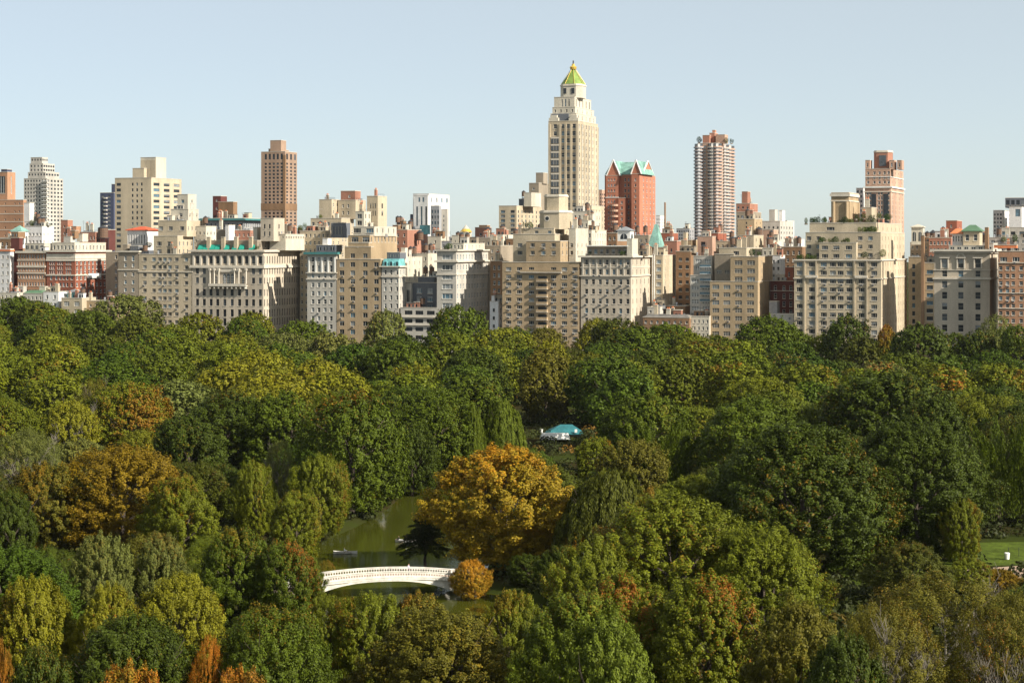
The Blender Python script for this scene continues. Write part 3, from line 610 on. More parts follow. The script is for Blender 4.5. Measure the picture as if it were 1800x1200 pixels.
# --- the big terraced building on the right
b = Bld('apartment_building', 'very large sand coloured block with hanging terrace gardens and a tall square water tower housing', 1397, 0, frame=M_FRAME, shades='dark')
cr = [1405.5, 1427, 1448, 1464, 1477.5, 1493, 1514.5, 1536.5]
b.mass('wall', 1396, 1549, 1598, 457, 'sand', F=(cr, 10.5, 465, 14.75, 7.8, 'w'), S=(10, .95), ac=.3)
b.bandy('band', 489.5, 1.4, .4); b.bandy('cornice', 457.5, 1.6, .5)
for px in (1414.5, 1435, 1502, 1524):
    x = b.lx(px, 0); q = MB(); q.box(x-.3, x+.3, -.45, -.003, 0, b.lz(458, 1450), wall('sand')); q.build('pilaster', b.o)
for px in (1427, 1514):
    x = b.lx(px, 0); q = MB(); q.box(x-2.6, x+2.6, -1.0, -.46, b.lz(488, 1450), b.lz(484, 1450), M_TRIM); q.build('balcony', b.o)
b.mass('setback', 1440, 1505, 1549, 427, 'sand', v=1.5, yb=458, F=([1450, 1470, 1492], 11, 435.5, 14.7, 7, 'w'), S=(5, 1)); b.clutter(2)
b.mass('setback', 1416, 1548, 1590, 409, 'sand', v=5, yb=458, F=([1422, 1439, 1512, 1530], 8, 419, 14.7, 7, 'w'), S=(8, 1)); b.clutter(6)
b.mass('setback', 1423, 1540, 1585, 392, 'sand', v=9, yb=410, F=([1430, 1460, 1526], 14, 402, 14.7, 6, 'w'), S=(6, 1)); b.clutter(6)
b.mass('tower', 1461, 1492, 1509, 339, 'tan', v=12, yb=393)
xa, xb, ya, yb, zb, zt = b.last; b.band('cornice', zt-1.5, 1.2, .5); b.band('cornice', zt-3.6, .5, .25)
for x in (xa+.9, xb-.9): q = MB(); q.cyl(x, ya-.05, .8, zb, zt-3.7, wall('tan'), 12); q.build('corner_column', b.o)
for y in (ya+1, yb-1): q = MB(); q.cyl(xb+.05, y, .7, zb, zt-3.7, wall('tan'), 12); q.build('corner_column', b.o)
b.mass('stair_head', 1515, 1532, 1541, 365, 'sand', v=20, yb=393); b.clutter(1); b.finish(); LAND.append((1357, 1598, 'the large terraced sand block'))
# --- brown recessed pair
b = Bld('apartment_building', 'brown block with a tall slim chimney shaft, left of the pale three bay palazzo', 1599, 0, frame=M_DARK, shades='dark')
b.mass('wall', 1597, 1622, 1626, 452, 'tan', v=12, F=([1606], 5, 468, 13.8, 8, 's'), depth=24); b.clutter(2)
b.mass('right_bay', 1624, 1642, 1645, 462, 'tan', F=([1634.5], 11, 478, 13.6, 7, 'w'), depth=20)
b.hut('shaft', 1619, 1624, 414, 600, 'umber', v=-1, depth=2.5); b.clutter(2); b.finish(); LAND.append((1598, 1642, 'the brown block with the slim shaft'))
lantern('roof_pavilion', 'cream roof belvedere with twin arches right of the large terraced block', 1600, 1624, 394, 400, 430, 30, wall('cream'), wall('cream'))
# --- pale three bay palazzo
b = Bld('apartment_building', 'pale three bay palazzo with an arched centre window, near the right edge', 1642, 0, frame=M_FRAME, shades='dark')
c_ = [1660.5, 1689, 1719]
k = b.mass('wall', 1642, 1740, 1754, 441, 'lime', F=(c_, 9, 500, 19.2, 12, 's'), S=(1, 1), extra_rows=[(463, 15, c_, 9.5, 's'), (481, 11, c_, 8.5, 's')])
b.bandy('cornice', 440, 4, 1.5); b.bandy('cornice', 489.5, 3, .55, M_TRIM); b.bandy('band', 474.5, 1.2, .3); b.bandy('band', 444.5, 1.4, .7)
for c in c_:
    x = b.lx(c, 0)
    for sgn in (-1, 1): q = MB(); q.box(x+sgn*1.45-.2, x+sgn*1.45+.2, -.5, -.003, b.lz(472, 1690), b.lz(454, 1690), M_TRIM); q.build('window_jamb', b.o)
    q = MB(); q.box(x-2, x+2, -.75, -.003, b.lz(453.8, 1690), b.lz(452, 1690), M_TRIM); q.build('window_hood', b.o)
x = b.lx(1689, 0); z = b.lz(452, 1690); q = MB(); n_ = 10
for i in range(n_):
    a0, a1 = math.pi*i/n_, math.pi*(i+1)/n_
    q.face([(x+1.7*math.cos(a0), -.35, z+1.7*math.sin(a0)), (x+1.25*math.cos(a0), -.35, z+1.25*math.sin(a0)), (x+1.25*math.cos(a1), -.35, z+1.25*math.sin(a1)), (x+1.7*math.cos(a1), -.35, z+1.7*math.sin(a1))][::-1], M_TRIM)
    q.face([(x+1.7*math.cos(a0), -.35, z+1.7*math.sin(a0)), (x+1.7*math.cos(a1), -.35, z+1.7*math.sin(a1)), (x+1.7*math.cos(a1), -.003, z+1.7*math.sin(a1)), (x+1.7*math.cos(a0), -.003, z+1.7*math.sin(a0))], M_TRIM)
q.build('arch', b.o)
b.hut('chimney', 1731, 1737, 400, 440, 'umber', v=6, depth=3); b.hut('penthouse', 1668, 1730, 432, 441, 'cream', v=7, depth=9, win=5); b.finish(); LAND.append((1642, 1754, 'the pale three bay palazzo'))
def hiproof(name, label, px0, px1, yt, ye, yb, v, wm, rm, depth=9, nw=3):
    b = Bld(name, label, px0, v, cat='roof house', frame=M_WTRIM, shades='black')
    b.mass('wall', px0, px1, None, ye, wm, yb=yb, F=(nw, (px1-px0)/nw*.45, (ye+yb)/2-2, 99, (yb-ye)*.45, 's'), depth=depth, cope=False)
    xa, xb, ya, yb_, zb, zt = b.last; z2 = b.lz(yt, (px0+px1)/2); q = MB(); mx, my = (xa+xb)/2, (ya+yb_)/2; e = .8
    q.prism([(xa-e, ya-e), (xb+e, ya-e), (xb+e, yb_+e), (xa-e, yb_+e)], zt+.003, zt+.3, rm); q.prism([(xa-e, ya-e), (xb+e, ya-e), (xb+e, yb_+e), (xa-e, yb_+e)], zt+.303, z2, rm, [(mx-1.2, my-.2), (mx+1.2, my-.2), (mx+1.2, my+.2), (mx-1.2, my+.2)]); q.build('roof', b.o)
    return b.finish()
hiproof('roof_house', 'temple like roof house with a dark green hipped roof above the pale palazzo', 1693, 1722, 395, 407, 432, 14, 'sand', M_DGREEN, 10, 2)
hiproof('roof_house', 'white roof house with an orange tiled roof beside the green hipped one', 1674, 1692, 402, 411, 432, 18, 'white', M_ORTILE, 8, 4)
hiproof('roof_house', 'white roof house with a red tiled hip roof below the beige slab tower', 224, 256, 398, 405, 440, 30, 'white', M_REDTILE, 12, 7)
b = Bld('apartment_building', 'square red brick tower block standing behind the orange tiled roof house', 1663, 90, shades='black')
b.mass('wall', 1663, 1682, 1691, 388, 'brick', F=([1672], 3, 397, 12, 5, 's'), S=(1, 1)); b.finish()
b = Bld('apartment_building', 'low maroon brick building with small dark windows, left of the orange tiled roof house', 1634, 60, shades='dark')
b.mass('wall', 1633, 1672, 1680, 418, 'rosebrick', F=(6, 3.5, 427, 12, 6, 's')); b.clutter(3); b.finish()
# --- orange brick block at the right edge
b = Bld('apartment_building', 'orange brick block with grey white windows at the right edge of the photo', 1755, -10, frame=M_WTRIM, shades='mix')
b.mass('wall', 1755, 1850, 1862, 442, 'orange', F=([1759, 1771, 1781, 1795, 1808, 1820, 1834], 6, 471.5, 13.2, 7, 's'), depth=26, ac=.2, extra_rows=[(456, 8, [1764, 1786, 1810, 1834], 12, 'w')])
b.bandy('band', 462, 1.2, .3, M_TRIM); b.bandy('band', 515, 1.4, .3, M_TRIM); b.bandy('band', 542, 1.4, .3, M_TRIM)
b.hut('terrace_awning', 1747, 1787, 431, 436, M_ORTILE, v=4, depth=5); b.clutter(3); b.finish(); LAND.append((1754, 1850, 'the orange brick block'))
# ================================================================= low houses in the gaps by the trees
def low(label, x0, x1, yt, v, w, F=None, roof=None, depth=12, yb=None):
    b = Bld('town_house', label, x0, v, cat='house', frame=M_WTRIM, shades='dark')
    b.mass('wall', x0, x1, None, yt, w, F=F, depth=depth); b.clutter(3)
    if roof:
        xa, xb, ya, yb_, zb, zt = b.last; q = MB(); z2 = zt + roof[1]
        q.prism([(xa, ya), (xb, ya), (xb, yb_), (xa, yb_)], zt+.23, z2, roof[0], [(xa+2, ya+2), (xb-2, ya+2), (xb-2, yb_-2), (xa+2, yb_-2)]); q.build('roof', b.o)
    return b.finish()
low('low cream house with chimney stacks under the ornate orange house', 0, 30, 515, -22, 'cream', (4, 3, 522, 13, 6, 's'))
low('long low grey white house behind a green roof, under the orange brick wall', 40, 74, 516, -20, 'palegrey', (5, 3, 524, 13, 6, 's'), (M_DGREEN, 1.5))
low('bright white low house with a dark door wall under the red brick block', 76, 103, 513, -20, 'white', (2, 4, 522, 14, 7, 's'))
low('low sand house with a wide dark opening at tree height, below the red brick block', 108, 144, 524, -22, 'sand', (2, 11, 534, 14, 8, 'g'))
low('low tan house with a flat white edged roof beside the taupe block', 144, 205, 529, -18, 'tan', (6, 4, 537, 13, 5, 's'))
lantern('roof_pavilion', 'turquoise glazed roof pavilion with a pale pointed cap on the low sand house', 116, 136, 508, 514, 525, -16, M_TURQ, M_STEEL, arch=2)
low('low slate roofed house in the shaded gap right of the limestone block', 1130, 1212, 558, -4, 'umber', (8, 4, 566, 13, 5, 's'), (M_ROOF, 1.2))  # umber walls put the shadow of the gap into the colour
low('white stucco low house with chimney stacks left of the tan block', 1210, 1247, 556, -2, 'cream', (5, 3, 565, 12, 6, 's'))
low('small cylinder roofed white house low beside the limestone block', 1138, 1160, 540, 4, 'palegrey', (2, 4, 548, 12, 5, 's'))
low('brown yard house with tall stacks under the slim house', 1170, 1204, 538, 10, 'umber', (3, 4, 546, 12, 6, 's'))
# ================================================================= MIDDLE AND FAR TOWERS
b = Bld('apartment_tower', 'brown brick slab with pale horizontal bands at the left edge', -60, 120, shades='black')
b.mass('wall', -60, 41, 45, 352, 'orange', F=([-20, 9, 26, 34], 2.4, 358, 14, 3, 'p'), depth=26)
for i in range(6): b.bandy('band', 362 + 14*i, 1.2, .12, M_TRIM, fo=True)
b.mass('tower_top', -30, 13, 27, 303, 'orange', v=124, yb=353, F=([4], 12, 325, 99, 30, 'w'), S=(1, 1)); b.hut('tank_room', 2, 12, 298, 303, 'navy', v=126); b.finish()
b = Bld('apartment_tower', 'slender stepped grey white checkered tower on the far left skyline', 42, 420, frame=M_DARK, shades='black')
for part, x0, x1, x2, yt, yb, v in (('wall', 42, 82, 111, 314, None, 420), ('setback', 49, 80, 104, 303, 315, 424), ('setback', 52, 76, 96, 288, 304, 428), ('crown', 54, 74, 84, 277, 289, 432)):
    b.mass(part, x0, x1, x2, yt, 'palegrey', v=v, yb=yb, F=(max(3, int((x1-x0)/5)), 3.1, yt+4, 6.9, 3.6, 'p'), S=(5, 2.4))
xa = b.lx(74, 419); xb = b.lx(84, 419)
for i in range(16):
    z = b.lz(318 + 6.9*i, 78, 419); q = MB(); q.box(xa, xb, -1.8, -.003, z-.5, z, M_WTRIM); q.build('balcony', b.o)
b.finish()
b = Bld('apartment_building', 'stepped bright white modernist house with roof gardens, behind the ornate orange house', 42, 70, shades='dark')
b.mass('wall', 43, 74, 95, 398, 'white', F=(5, 4, 412, 13, 5, 'w'), S=(3, 1.2), yb=None); b.clutter(3)
b.mass('setback', 43, 70, 88, 390, 'white', v=74, yb=399, F=(3, 5, 394.5, 14, 3, 'w')); b.clutter(2)
b.mass('tower_top', 42, 52, 60, 357, 'white', v=90, yb=391); b.finish()
b = Bld('apartment_building', 'small orange brick tower right of the checkered tower', 107, 150, shades='black')
b.mass('wall', 107, 119, 128, 387, 'rosebrick', F=([113], 3, 398, 12, 4, 's')); b.hut('stair_head', 120, 134, 398, 420, 'orange', v=152); b.finish()
b = Bld('apartment_building', 'brick rooftops with peaked stair heads left of the dark blue slab', 146, 80, shades='black')
b.mass('wall', 140, 168, 176, 408, 'rosebrick', F=(5, 3, 418, 13, 6, 's')); b.clutter(4)
b.mass('wing', 176, 190, 203, 404, 'darkred', yb=440, F=([183], 3, 415, 13, 6, 's')); b.finish()
water_tank(181, 396, 62, 440, 2.6, 'dark round water tank in front of the dark blue slab', 5)
water_tank(122, 398, 60, 432, 2.0, 'dark wooden water tank on the roofs below the small orange brick tower', 4)
b = Bld('apartment_tower', 'dark blue slab tower with stacked balconies in shade, left of the beige slab tower', 176, 300, frame=M_DARK, shades='blue')
b.mass('wall', 176, 200, 206, 339, 'navy', F=([181, 192], 5, 345, 7, 3.6, 'w'), depth=26); b.mass('tower_top', 196, 204, 210, 324, 'navy', v=306, yb=340)
for i in range(13):
    z = b.lz(347 + 7*i, 185, 300); q = MB(); q.box(b.lx(184, 300), b.lx(189, 300), -1.4, -.003, z-.9, z, wall('palegrey')); q.build('balcony', b.o)
b.finish()
b = Bld('apartment_tower', 'tall beige slab tower with a ribbed mechanical penthouse, left part of the skyline', 202, 150, frame=M_DARK, shades='dark')
b.mass('wall', 202, 266, 319, 313, 'sand', F=([(208.5, 9), 233, 241, 249], 3.6, 324, 9.9, 5.2, 'p'), S=(3, 6.5, 'p'))  # wide dark panes at left stand in for a dark recess column
xa, xb, ya, yb, zb, zt = b.last
b.mass('mechanical_room', 233, 253, 258, 296, 'sand', v=156, yb=314); b.mass('mechanical_room', 247, 274, 292, 277, 'cream', v=160, yb=314)
xa, xb, ya, yb, zb, zt = b.last
for i in range(3):
    x = xa + (xb-xa)*(i+.5)/3; q = MB(); q.box(x-1.5, x+1.5, ya-.12, ya-.003, zb, zt-1.4, wall('sand')); q.build('rib', b.o)
b.finish()
b = Bld('apartment_building', 'red brick water tower housing on the roofline above the copper corniced block', 374, 220, shades='black')
b.mass('wall', 374, 388, 399, 345, 'darkred', yb=None, F=([381], 3, 352, 14, 4, 's')); b.hut('tank_house', 384, 410, 355, 378, 'umber', v=212); b.finish()
b = Bld('apartment_building', 'grey stone block with a wide dark copper cornice behind the palazzo', 350, 100, frame=M_WTRIM, shades='black')
k = b.mass('wall', 352, 428, 466, 384, 'grey', F=(10, 3.5, 396, 14, 7, 's'), S=(10, 1.2)); b.bandy('cornice', 386, 3, 2.4, M_CORNG); b.clutter(8); b.finish()
b = Bld('apartment_building', 'red brick attic with small windows right behind the teal awnings', 400, 50, frame=M_WTRIM, shades='black')
b.mass('wall', 402, 440, 458, 405, 'rosebrick', F=(5, 3, 413, 12, 5, 's'), S=(3, 1)); b.clutter(4)
b.mass('white_stacks', 396, 402, 413, 396, 'white', v=44, yb=440); b.finish()
b = Bld('apartment_building', 'sand coloured gabled attic with a row of white vertical fins behind the awnings', 356, 46, frame=M_WTRIM, shades='blue')
b.mass('wall', 372, 395, 402, 404, 'taupe', F=([378], 3, 416, 14, 6, 's')); b.clutter(2); b.finish()
# bronze gridded tower
b = Bld('office_tower', 'tall bronze gridded tower with a stepped copper coloured top, left of centre on the skyline', 459, 260, cat='tower', frame=M_DARK, shades='black')
b.mass('wall', 459, 501, 522, 267, 'bronze', F=([467, 474, 481, 488, 495], 4.6, 288, 6.2, 3.6, 'p', 99), S=(3, 2.6), extra_rows=[(275.5, 10, [467, 474, 481, 488, 495], 4.6, 'p')], ylim=430)
xa, xb, ya, yb, zb, zt = b.last; z = b.lz(358, 480); q = MB(); q.box(xa-.15, xb+.15, ya-.15, ya-.003, z-4, z+.2, wall('umber')); q.box(xb+.003, xb+.15, ya-.15, yb, z-4, z+.2, wall('umber')); q.build('dark_band', b.o)
q = MB(); q.box(xb-1.3, xb+.2, ya-.2, ya+1.4, 0, zt-2, wall('umber')); q.build('corner_slot', b.o)
b.mass('tower_top', 475, 494, 503, 247, 'bronze', v=266, yb=268); b.mass('tower_top', 472, 480, 508, 262, 'bronze', v=270, yb=268); b.finish()
# white tower centre left
b = Bld('office_tower', 'pale lilac white tower with tall dark window strips, left of the golden dome', 724, 520, cat='tower', frame=M_DARK, shades='blue')
b.mass('wall', 726, 754, 790, 341, 'white', F=([736, 744, 752], 3.6, 351, 99, 8, 'p'), S=(4, 3, 'p'))
b.mass('front_wing', 727, 752, 764, 344, 'white', v=512, F=([733, 741, 749], 3.4, 380, 99, 34, 'w'), S=(1, 2), extra_rows=[(351, 8, [737, 744, 751], 3.4, 'p')])
b.mass('blue_wing', 757, 772, 776, 362, 'grey', v=500, F=([760, 765, 770], 3.2, 372, 10, 6, 'w')); b.mass('rear_wing', 775, 786, 789, 368, 'palegrey', v=540, F=([780], 2, 380, 8, 4, 'p')); b.finish()
b = Bld('apartment_tower', 'slim dark blue building peeping left of the pale lilac tower', 721, 560, shades='blue')
b.mass('wall', 721, 728, 730, 377, 'navy', F=([724], 3, 384, 8, 3, 'p')); b.finish()
b = Bld('apartment_building', 'low dusty pink brick block with a teal pavilion in front of the pale lilac tower', 714, 180, shades='black')
b.mass('wall', 712, 740, 752, 403, 'rosebrick', F=([722], 4, 412, 16, 6, 's'), S=(2, 1)); b.clutter(3)
b.hut('teal_pavilion', 738, 750, 396, 412, M_TURQ, v=172); b.finish()
b = Bld('apartment_building', 'cream stair head block right of the teal pavilion', 757, 130, shades='black')
b.mass('wall', 752, 775, 784, 416, 'cream', F=([765], 3, 425, 14, 5, 's'), S=(1, 1)); b.clutter(3); b.finish()
b = Bld('apartment_building', 'dusty rose brick block right of the golden dome', 836, 200, shades='black')
b.mass('wall', 835, 854, 864, 400, 'rosebrick', F=([845], 4, 412, 14, 5, 's')); b.hut('stair_head', 842, 856, 396, 400, 'umber', v=204); b.finish()
b = Bld('apartment_building', 'taupe rooftop with stacks between the golden dome and the cream slot window block', 842, 110, shades='black')
b.mass('wall', 838, 862, 870, 418, 'taupe', F=(3, 3, 428, 14, 6, 's')); b.clutter(4); b.finish()
# tan office behind the octagon
b = Bld('apartment_tower', 'wide sand slab with a glazed left corner behind the octagonal roof tower', 877, 230, frame=M_DARK, shades='blue')
b.mass('wall', 877, 908, 952, 362, 'sand', F=([884, 901], 8, 372, 8, 5, 'w'), S=(7, 1.6, 'p'))
b.mass('setback', 921, 934, 951, 339, 'cream', v=240, yb=363); b.mass('setback', 912, 921, 934, 350, 'slate', v=246, yb=363); b.clutter(1); b.finish()
b = Bld('apartment_tower', 'plain beige block stepping up to the tall green capped tower from the left', 929, 330, shades='black')
b.mass('wall', 930, 947, 967, 322, 'taupe', F=([938], 4, 332, 12, 4, 's')); b.mass('tower_top', 942, 955, 963, 304, 'taupe', v=336, yb=323); b.finish()
# ---------------- the tall green capped tower
b = Bld('hotel_tower', 'tallest tower: slender cream art deco shaft with a lime green pyramid cap', 963, 150, cat='tower', frame=M_TRIM, shades='mix')
k = b.mass('wall', 964, 1016, 1051, 213, 'sand', F=([976, 990, 999, 1009], 6.5, 222, 12.6, 7.5, 's', 99), S=(6, 1.5), ylim=430)
xa, xb, ya, yb, zb, zt = k
x = b.lx(976, 150); q = MB(); g = MB()
for i in range(8):
    z = b.lz(248+12.6*i, 976); g.box(x-2.1, x+2.1, ya-.5, ya-.003, z-1.3, z+1.2, G_MID); g.box(x-2.3, x+2.3, ya-.6, ya-.003, z+1.203, z+2.0, M_TRIM); g.box(x-.7, x-.6, ya-.56, ya-.503, z-1.3, z+1.2, M_TRIM); g.box(x+.6, x+.7, ya-.56, ya-.503, z-1.3, z+1.2, M_TRIM)
g.build('bay_window', b.o)
for px in (966, 984.5, 994.5, 1004, 1014.5):
    x = b.lx(px, 150); q = MB(); q.box(x-.55, x+.55, ya-.55, ya-.003, 0, zt-1.5, wall('sand')); q.build('pier', b.o)
for i in range(7):
    y = ya + (yb-ya)*i/6; q = MB(); q.box(xb+.003, xb+.5, max(ya, y-.4), min(yb, y+.4), 0, zt-1.5, wall('cream')); q.build('pier', b.o)
b.mass('setback', 968, 1013, 1047, 200, 'cream', v=152, yb=214, F=([978, 988, 997, 1007], 4, 207, 30, 8, 's'), S=(5, 1.3))
xa, xb, ya, yb, zb, zt = b.last; q = MB(); q.box(xa+1, b.lx(1000, 152), ya-.4, ya-.003, zb+.5, zt, wall('slate')); q.build('bronze_panel', b.o)
for px in (973, 1008):
    x = b.lx(px, 150); q = MB(); z0 = b.lz(214, px); q.prism([(x-2.6, k[2]+.02), (x+2.6, k[2]+.02), (x+2.6, k[2]+2), (x-2.6, k[2]+2)], z0, z0+2, wall('cream')); q.prism([(x-1.8, k[2]+.02), (x+1.8, k[2]+.02), (x+1.8, k[2]+2), (x-1.8, k[2]+2)], z0+2.003, z0+3.4, wall('cream')); q.build('gable', b.o)
b.mass('setback', 971, 1011, 1044, 189, 'cream', v=155, yb=201, S=(4, 1.2), F=(4, 3, 195, 30, 5, 's'))
b.mass('crown', 974, 1010, 1039, 171, 'cream', v=157, yb=190, F=([988, 994, 1000], 2.6, 181, 40, 13, 'p'), S=(5, 1.4))
cx, cy, w, zb_, zt_ = octo(b, 'lantern', 981, 1022, 151, 172, 160, 'cream', .42)
q = MB()
for dx in (-.45, .3): q.box(cx+dx*w-.8, cx+dx*w+.8, cy-w-.25, cy-w-.003, zb_+2.2, zt_-1.2, G_DARK)
q.build('lantern_window', b.o)
q = MB(); zt2 = b.lz(122, 1007, 165); q.cyl(cx, cy, w*1.08, zt_+1.103, zt2, M_GREENROOF, 8, w*.16, rot=R(22.5)); q.build('roof', b.o)
q = MB()
for i in range(8):
    a = R(22.5)+i*R(45); q.tube([(cx+w*1.1*math.cos(a), cy+w*1.1*math.sin(a), zt_+1.2), (cx+w*.21*math.cos(a), cy+w*.21*math.sin(a), zt2+.1)], .09, M_GOLD)
q.build('roof_rib', b.o)
q = MB(); q.cyl(cx, cy, 1.6, zt2+.003, zt2+1.2, M_GOLD, 12, 1.9); q.cyl(cx, cy, 1.9, zt2+1.2, zt2+1.8, M_GOLD, 12, 1.1); q.cyl(cx, cy, .8, zt2+1.8, zt2+2.8, M_GOLD, 12, .8); q.cyl(cx, cy, .35, zt2+2.8, zt2+4.6, M_DARK, 8); q.build('finial', b.o)
b.mass('low_wing', 1000, 1030, 1056, 372, 'cream', v=130, F=(4, 3.5, 382, 13, 7, 's'), S=(6, 1.1)); b.clutter(4)
b.mass('low_wing', 1030, 1040, 1062, 362, 'sand', v=150, F=(2, 3, 372, 13, 7, 's'), S=(4, 1.1)); b.finish()
b = Bld('apartment_building', 'cream stepped rooftop with many chimneys at the foot of the tallest tower', 1010, 60, frame=M_WTRIM, shades='dark')
b.mass('wall', 1012, 1040, 1066, 405, 'cream', F=(4, 3.5, 414, 13, 7, 's'), S=(6, 1)); b.clutter(6); b.mass('setback', 1020, 1034, 1052, 388, 'cream', v=64, yb=406, F=(2, 3, 396, 13, 6, 's'), S=(3, 1)); b.clutter(3); b.finish()
b = Bld('apartment_tower', 'slim pale grid tower between the tallest tower and the red gabled one', 1050, 330, frame=M_DARK, shades='black')
b.mass('wall', 1050, 1058, 1064, 334, 'pink', F=([1052, 1056], 2, 342, 6.5, 3.5, 'p'), S=(2, 2)); b.finish()
# ---------------- the red gabled tower
b = Bld('apartment_tower', 'red brick tower with steep green copper gable roofs right of the tallest tower', 1063, 230, frame=M_WTRIM, shades='mix')
v0 = 230
b.mass('wall', 1063, 1128, 1152, 308, 'redgab', F=([1069, 1074, 1079, 1084, 1099, 1105, 1118], 3, 316, 9.6, 5.4, 's'), S=(4, 1.5), ylim=420)
b.mass('front_bay', 1110, 1124, 1129, 306, 'redgab', v=v0-5, F=([1117], 2.8, 316, 9.6, 5, 's'), depth=5, ylim=420); b.mass('front_bay', 1087, 1100, 1105, 348, 'redgab', v=v0-4, F=([1093], 3.4, 356, 9.6, 5, 's'), depth=4, ylim=420)
b.mass('front_bay', 1065, 1087, 1090, 309, 'redgab', v=v0-3, F=([1070, 1075, 1080], 2.6, 316, 9.6, 4.5, 's'), depth=3, ylim=420); b.bandy('band', 347, 1.5, .2, M_WTRIM)
def gableroof(px0, px1, pye, pyt, v, d, wm):
    xa, xb = b.lx(px0, v), b.lx(px1, v); um = b.u0+(xa+xb)/2; ze, zt = ZP(pye, um, v)-BASE, ZP(pyt, um, v)-BASE; y = v-b.v0; mx = (xa+xb)/2
    q = MB(); q.face([(xa, y, ze), (xb, y, ze), (mx, y, zt)], wm); q.face([(xb, y+d, ze), (xa, y+d, ze), (mx, y+d, zt)], wm); q.build('gable', b.o)
    q = MB(); q.face([(xa-.3, y+.3, ze), (mx, y+.3, zt-.1), (mx, y+d-.3, zt-.1), (xa-.3, y+d-.3, ze)][::-1], M_COPPER); q.face([(mx, y+.3, zt-.1), (xb+.3, y+.3, ze), (xb+.3, y+d-.3, ze), (mx, y+d-.3, zt-.1)][::-1], M_COPPER); q.build('roof', b.o)
    q = MB(); q.tube([(xa, y-.05, ze), (mx, y-.05, zt+.3)], .42, M_WTRIM, 5); q.tube([(mx, y-.05, zt+.3), (xb, y-.05, ze)], .42, M_WTRIM, 5); q.build('gable_coping', b.o)
gableroof(1066, 1090, 309, 282, v0-3, 24, wall('redgab')); gableroof(1109, 1127, 306, 282, v0-5, 26, wall('redgab'))
xa, xb = b.lx(1063, v0), b.lx(1128, v0); ze = b.lz(307, 1095); zt = b.lz(284, 1095); d = b.last and 24
q = MB(); q.prism([(xa, .2), (xb, .2), (xb, 24), (xa, 24)], ze+.25, zt, M_COPPER, [(xa+1.5, 9), (xb-.2, 9), (xb-.2, 15), (xa+1.5, 15)]); q.build('roof', b.o)
q = MB(); q.face([(xb+.05, 0, ze), (xb+.05, 24, ze), (xb+.05, 12, zt+.5)], wall('redgab')); q.face([(xb-.6, 24, ze), (xb-.6, 0, ze), (xb-.6, 12, zt+.5)], wall('redgab')); q.build('gable', b.o)
q = MB(); q.tube([(xb+.2, 0, ze), (xb+.2, 12, zt+.6), (xb+.2, 24, ze)], .42, M_WTRIM, 5); q.build('gable_coping', b.o)
for i in range(6):
    z = b.lz(362+9.6*i, 1080, v0-3); q = MB(); q.cyl(b.lx(1080, v0-3), -3, 2.6, z-.2, z+.9, wall('pink'), 14); q.build('balcony', b.o)
b.finish()
b = Bld('apartment_tower', 'bright white distant slab right of the red gabled tower', 1153, 620, shades='pale')
b.mass('wall', 1153, 1160, 1169, 379, 'white', F=(2, 2, 386, 6, 3, 'p'), S=(3, 2)); b.finish()
b = Bld('chimney', 'thin tall brick chimney right of the red gabled tower', 1166, 200, cat='chimney')
b.hut('shaft', 1167.5, 1169.5, 356, 440, 'umber', depth=1.2); b.hut('base', 1164, 1172, 402, 440, 'rosebrick', v=199, depth=4); b.finish()
b = Bld('apartment_building', 'brick roof with an orange pitched stair head right of the mint pyramid', 1160, 90, shades='black')
b.mass('wall', 1158, 1184, 1192, 410, 'brick', F=(3, 3, 420, 13, 5, 's')); b.clutter(4); b.finish()
b = Bld('apartment_building', 'grey glazed scaffold topped block left of the round balconied tower', 1188, 320, frame=M_DARK, shades='mix')
b.mass('wall', 1189, 1212, 1224, 402, 'grey', F=(6, 2.4, 407, 6, 3.4, 'p'), S=(3, 1.5)); b.clutter(2); b.finish()
# ---------------- the round balconied tower
b = Bld('apartment_tower', 'tall pink and white tower wrapped in curved balconies with roof trees, right of centre', 1219, 330, frame=M_WTRIM, shades='mix')
v0 = 330; k = b.mass('wall', 1226, 1262, 1284, 252, 'pink', v=334, F=([1232, 1239, 1252, 1258], 4, 257.5, 5.9, 3.2, 'w'), S=(4, 2.6), ylim=430)
xa, xb, ya, yb, zb, zt = k; cx, cy = (xa+xb)/2, (ya+yb)/2
bays = [(xa+.8, ya+.4, 3.3), (b.lx(1249, v0), ya+.6, 3.4), (xb-.6, ya+.4, 3.5), (xb+.4, (ya+yb)/2, 3.2), (xb, yb-1, 3.4)]
nfl = int((430-255)/5.9); fl = [b.lz(259+5.9*i, 1250, 330) for i in range(nfl)]
bal = {}; rest = MB(); nb_ = 0
for j, (x, y, rr) in enumerate(bays):
    q = MB(); zs = [0] + sorted(sum([[z+.9, z+2.35] for z in fl], []))
    for k, (z0, z1) in enumerate(zip(zs, zs[1:] + [zt-.3])):
        n_ = 12
        for a in range(n_):
            a0, a1 = 2*math.pi*a/n_, 2*math.pi*(a+1)/n_
            m_ = (wall('pink') if a % 3 else wall('white')) if k % 2 == 0 else (wall('white') if a % 3 == 0 else (G_MID if (k+a) % 5 else G_PALE))
            q.face([(x+rr*.8*math.cos(a0), y+rr*.8*math.sin(a0), z0), (x+rr*.8*math.cos(a1), y+rr*.8*math.sin(a1), z0), (x+rr*.8*math.cos(a1), y+rr*.8*math.sin(a1), z1), (x+rr*.8*math.cos(a0), y+rr*.8*math.sin(a0), z1)], m_)
    q.build('round_bay', b.o)
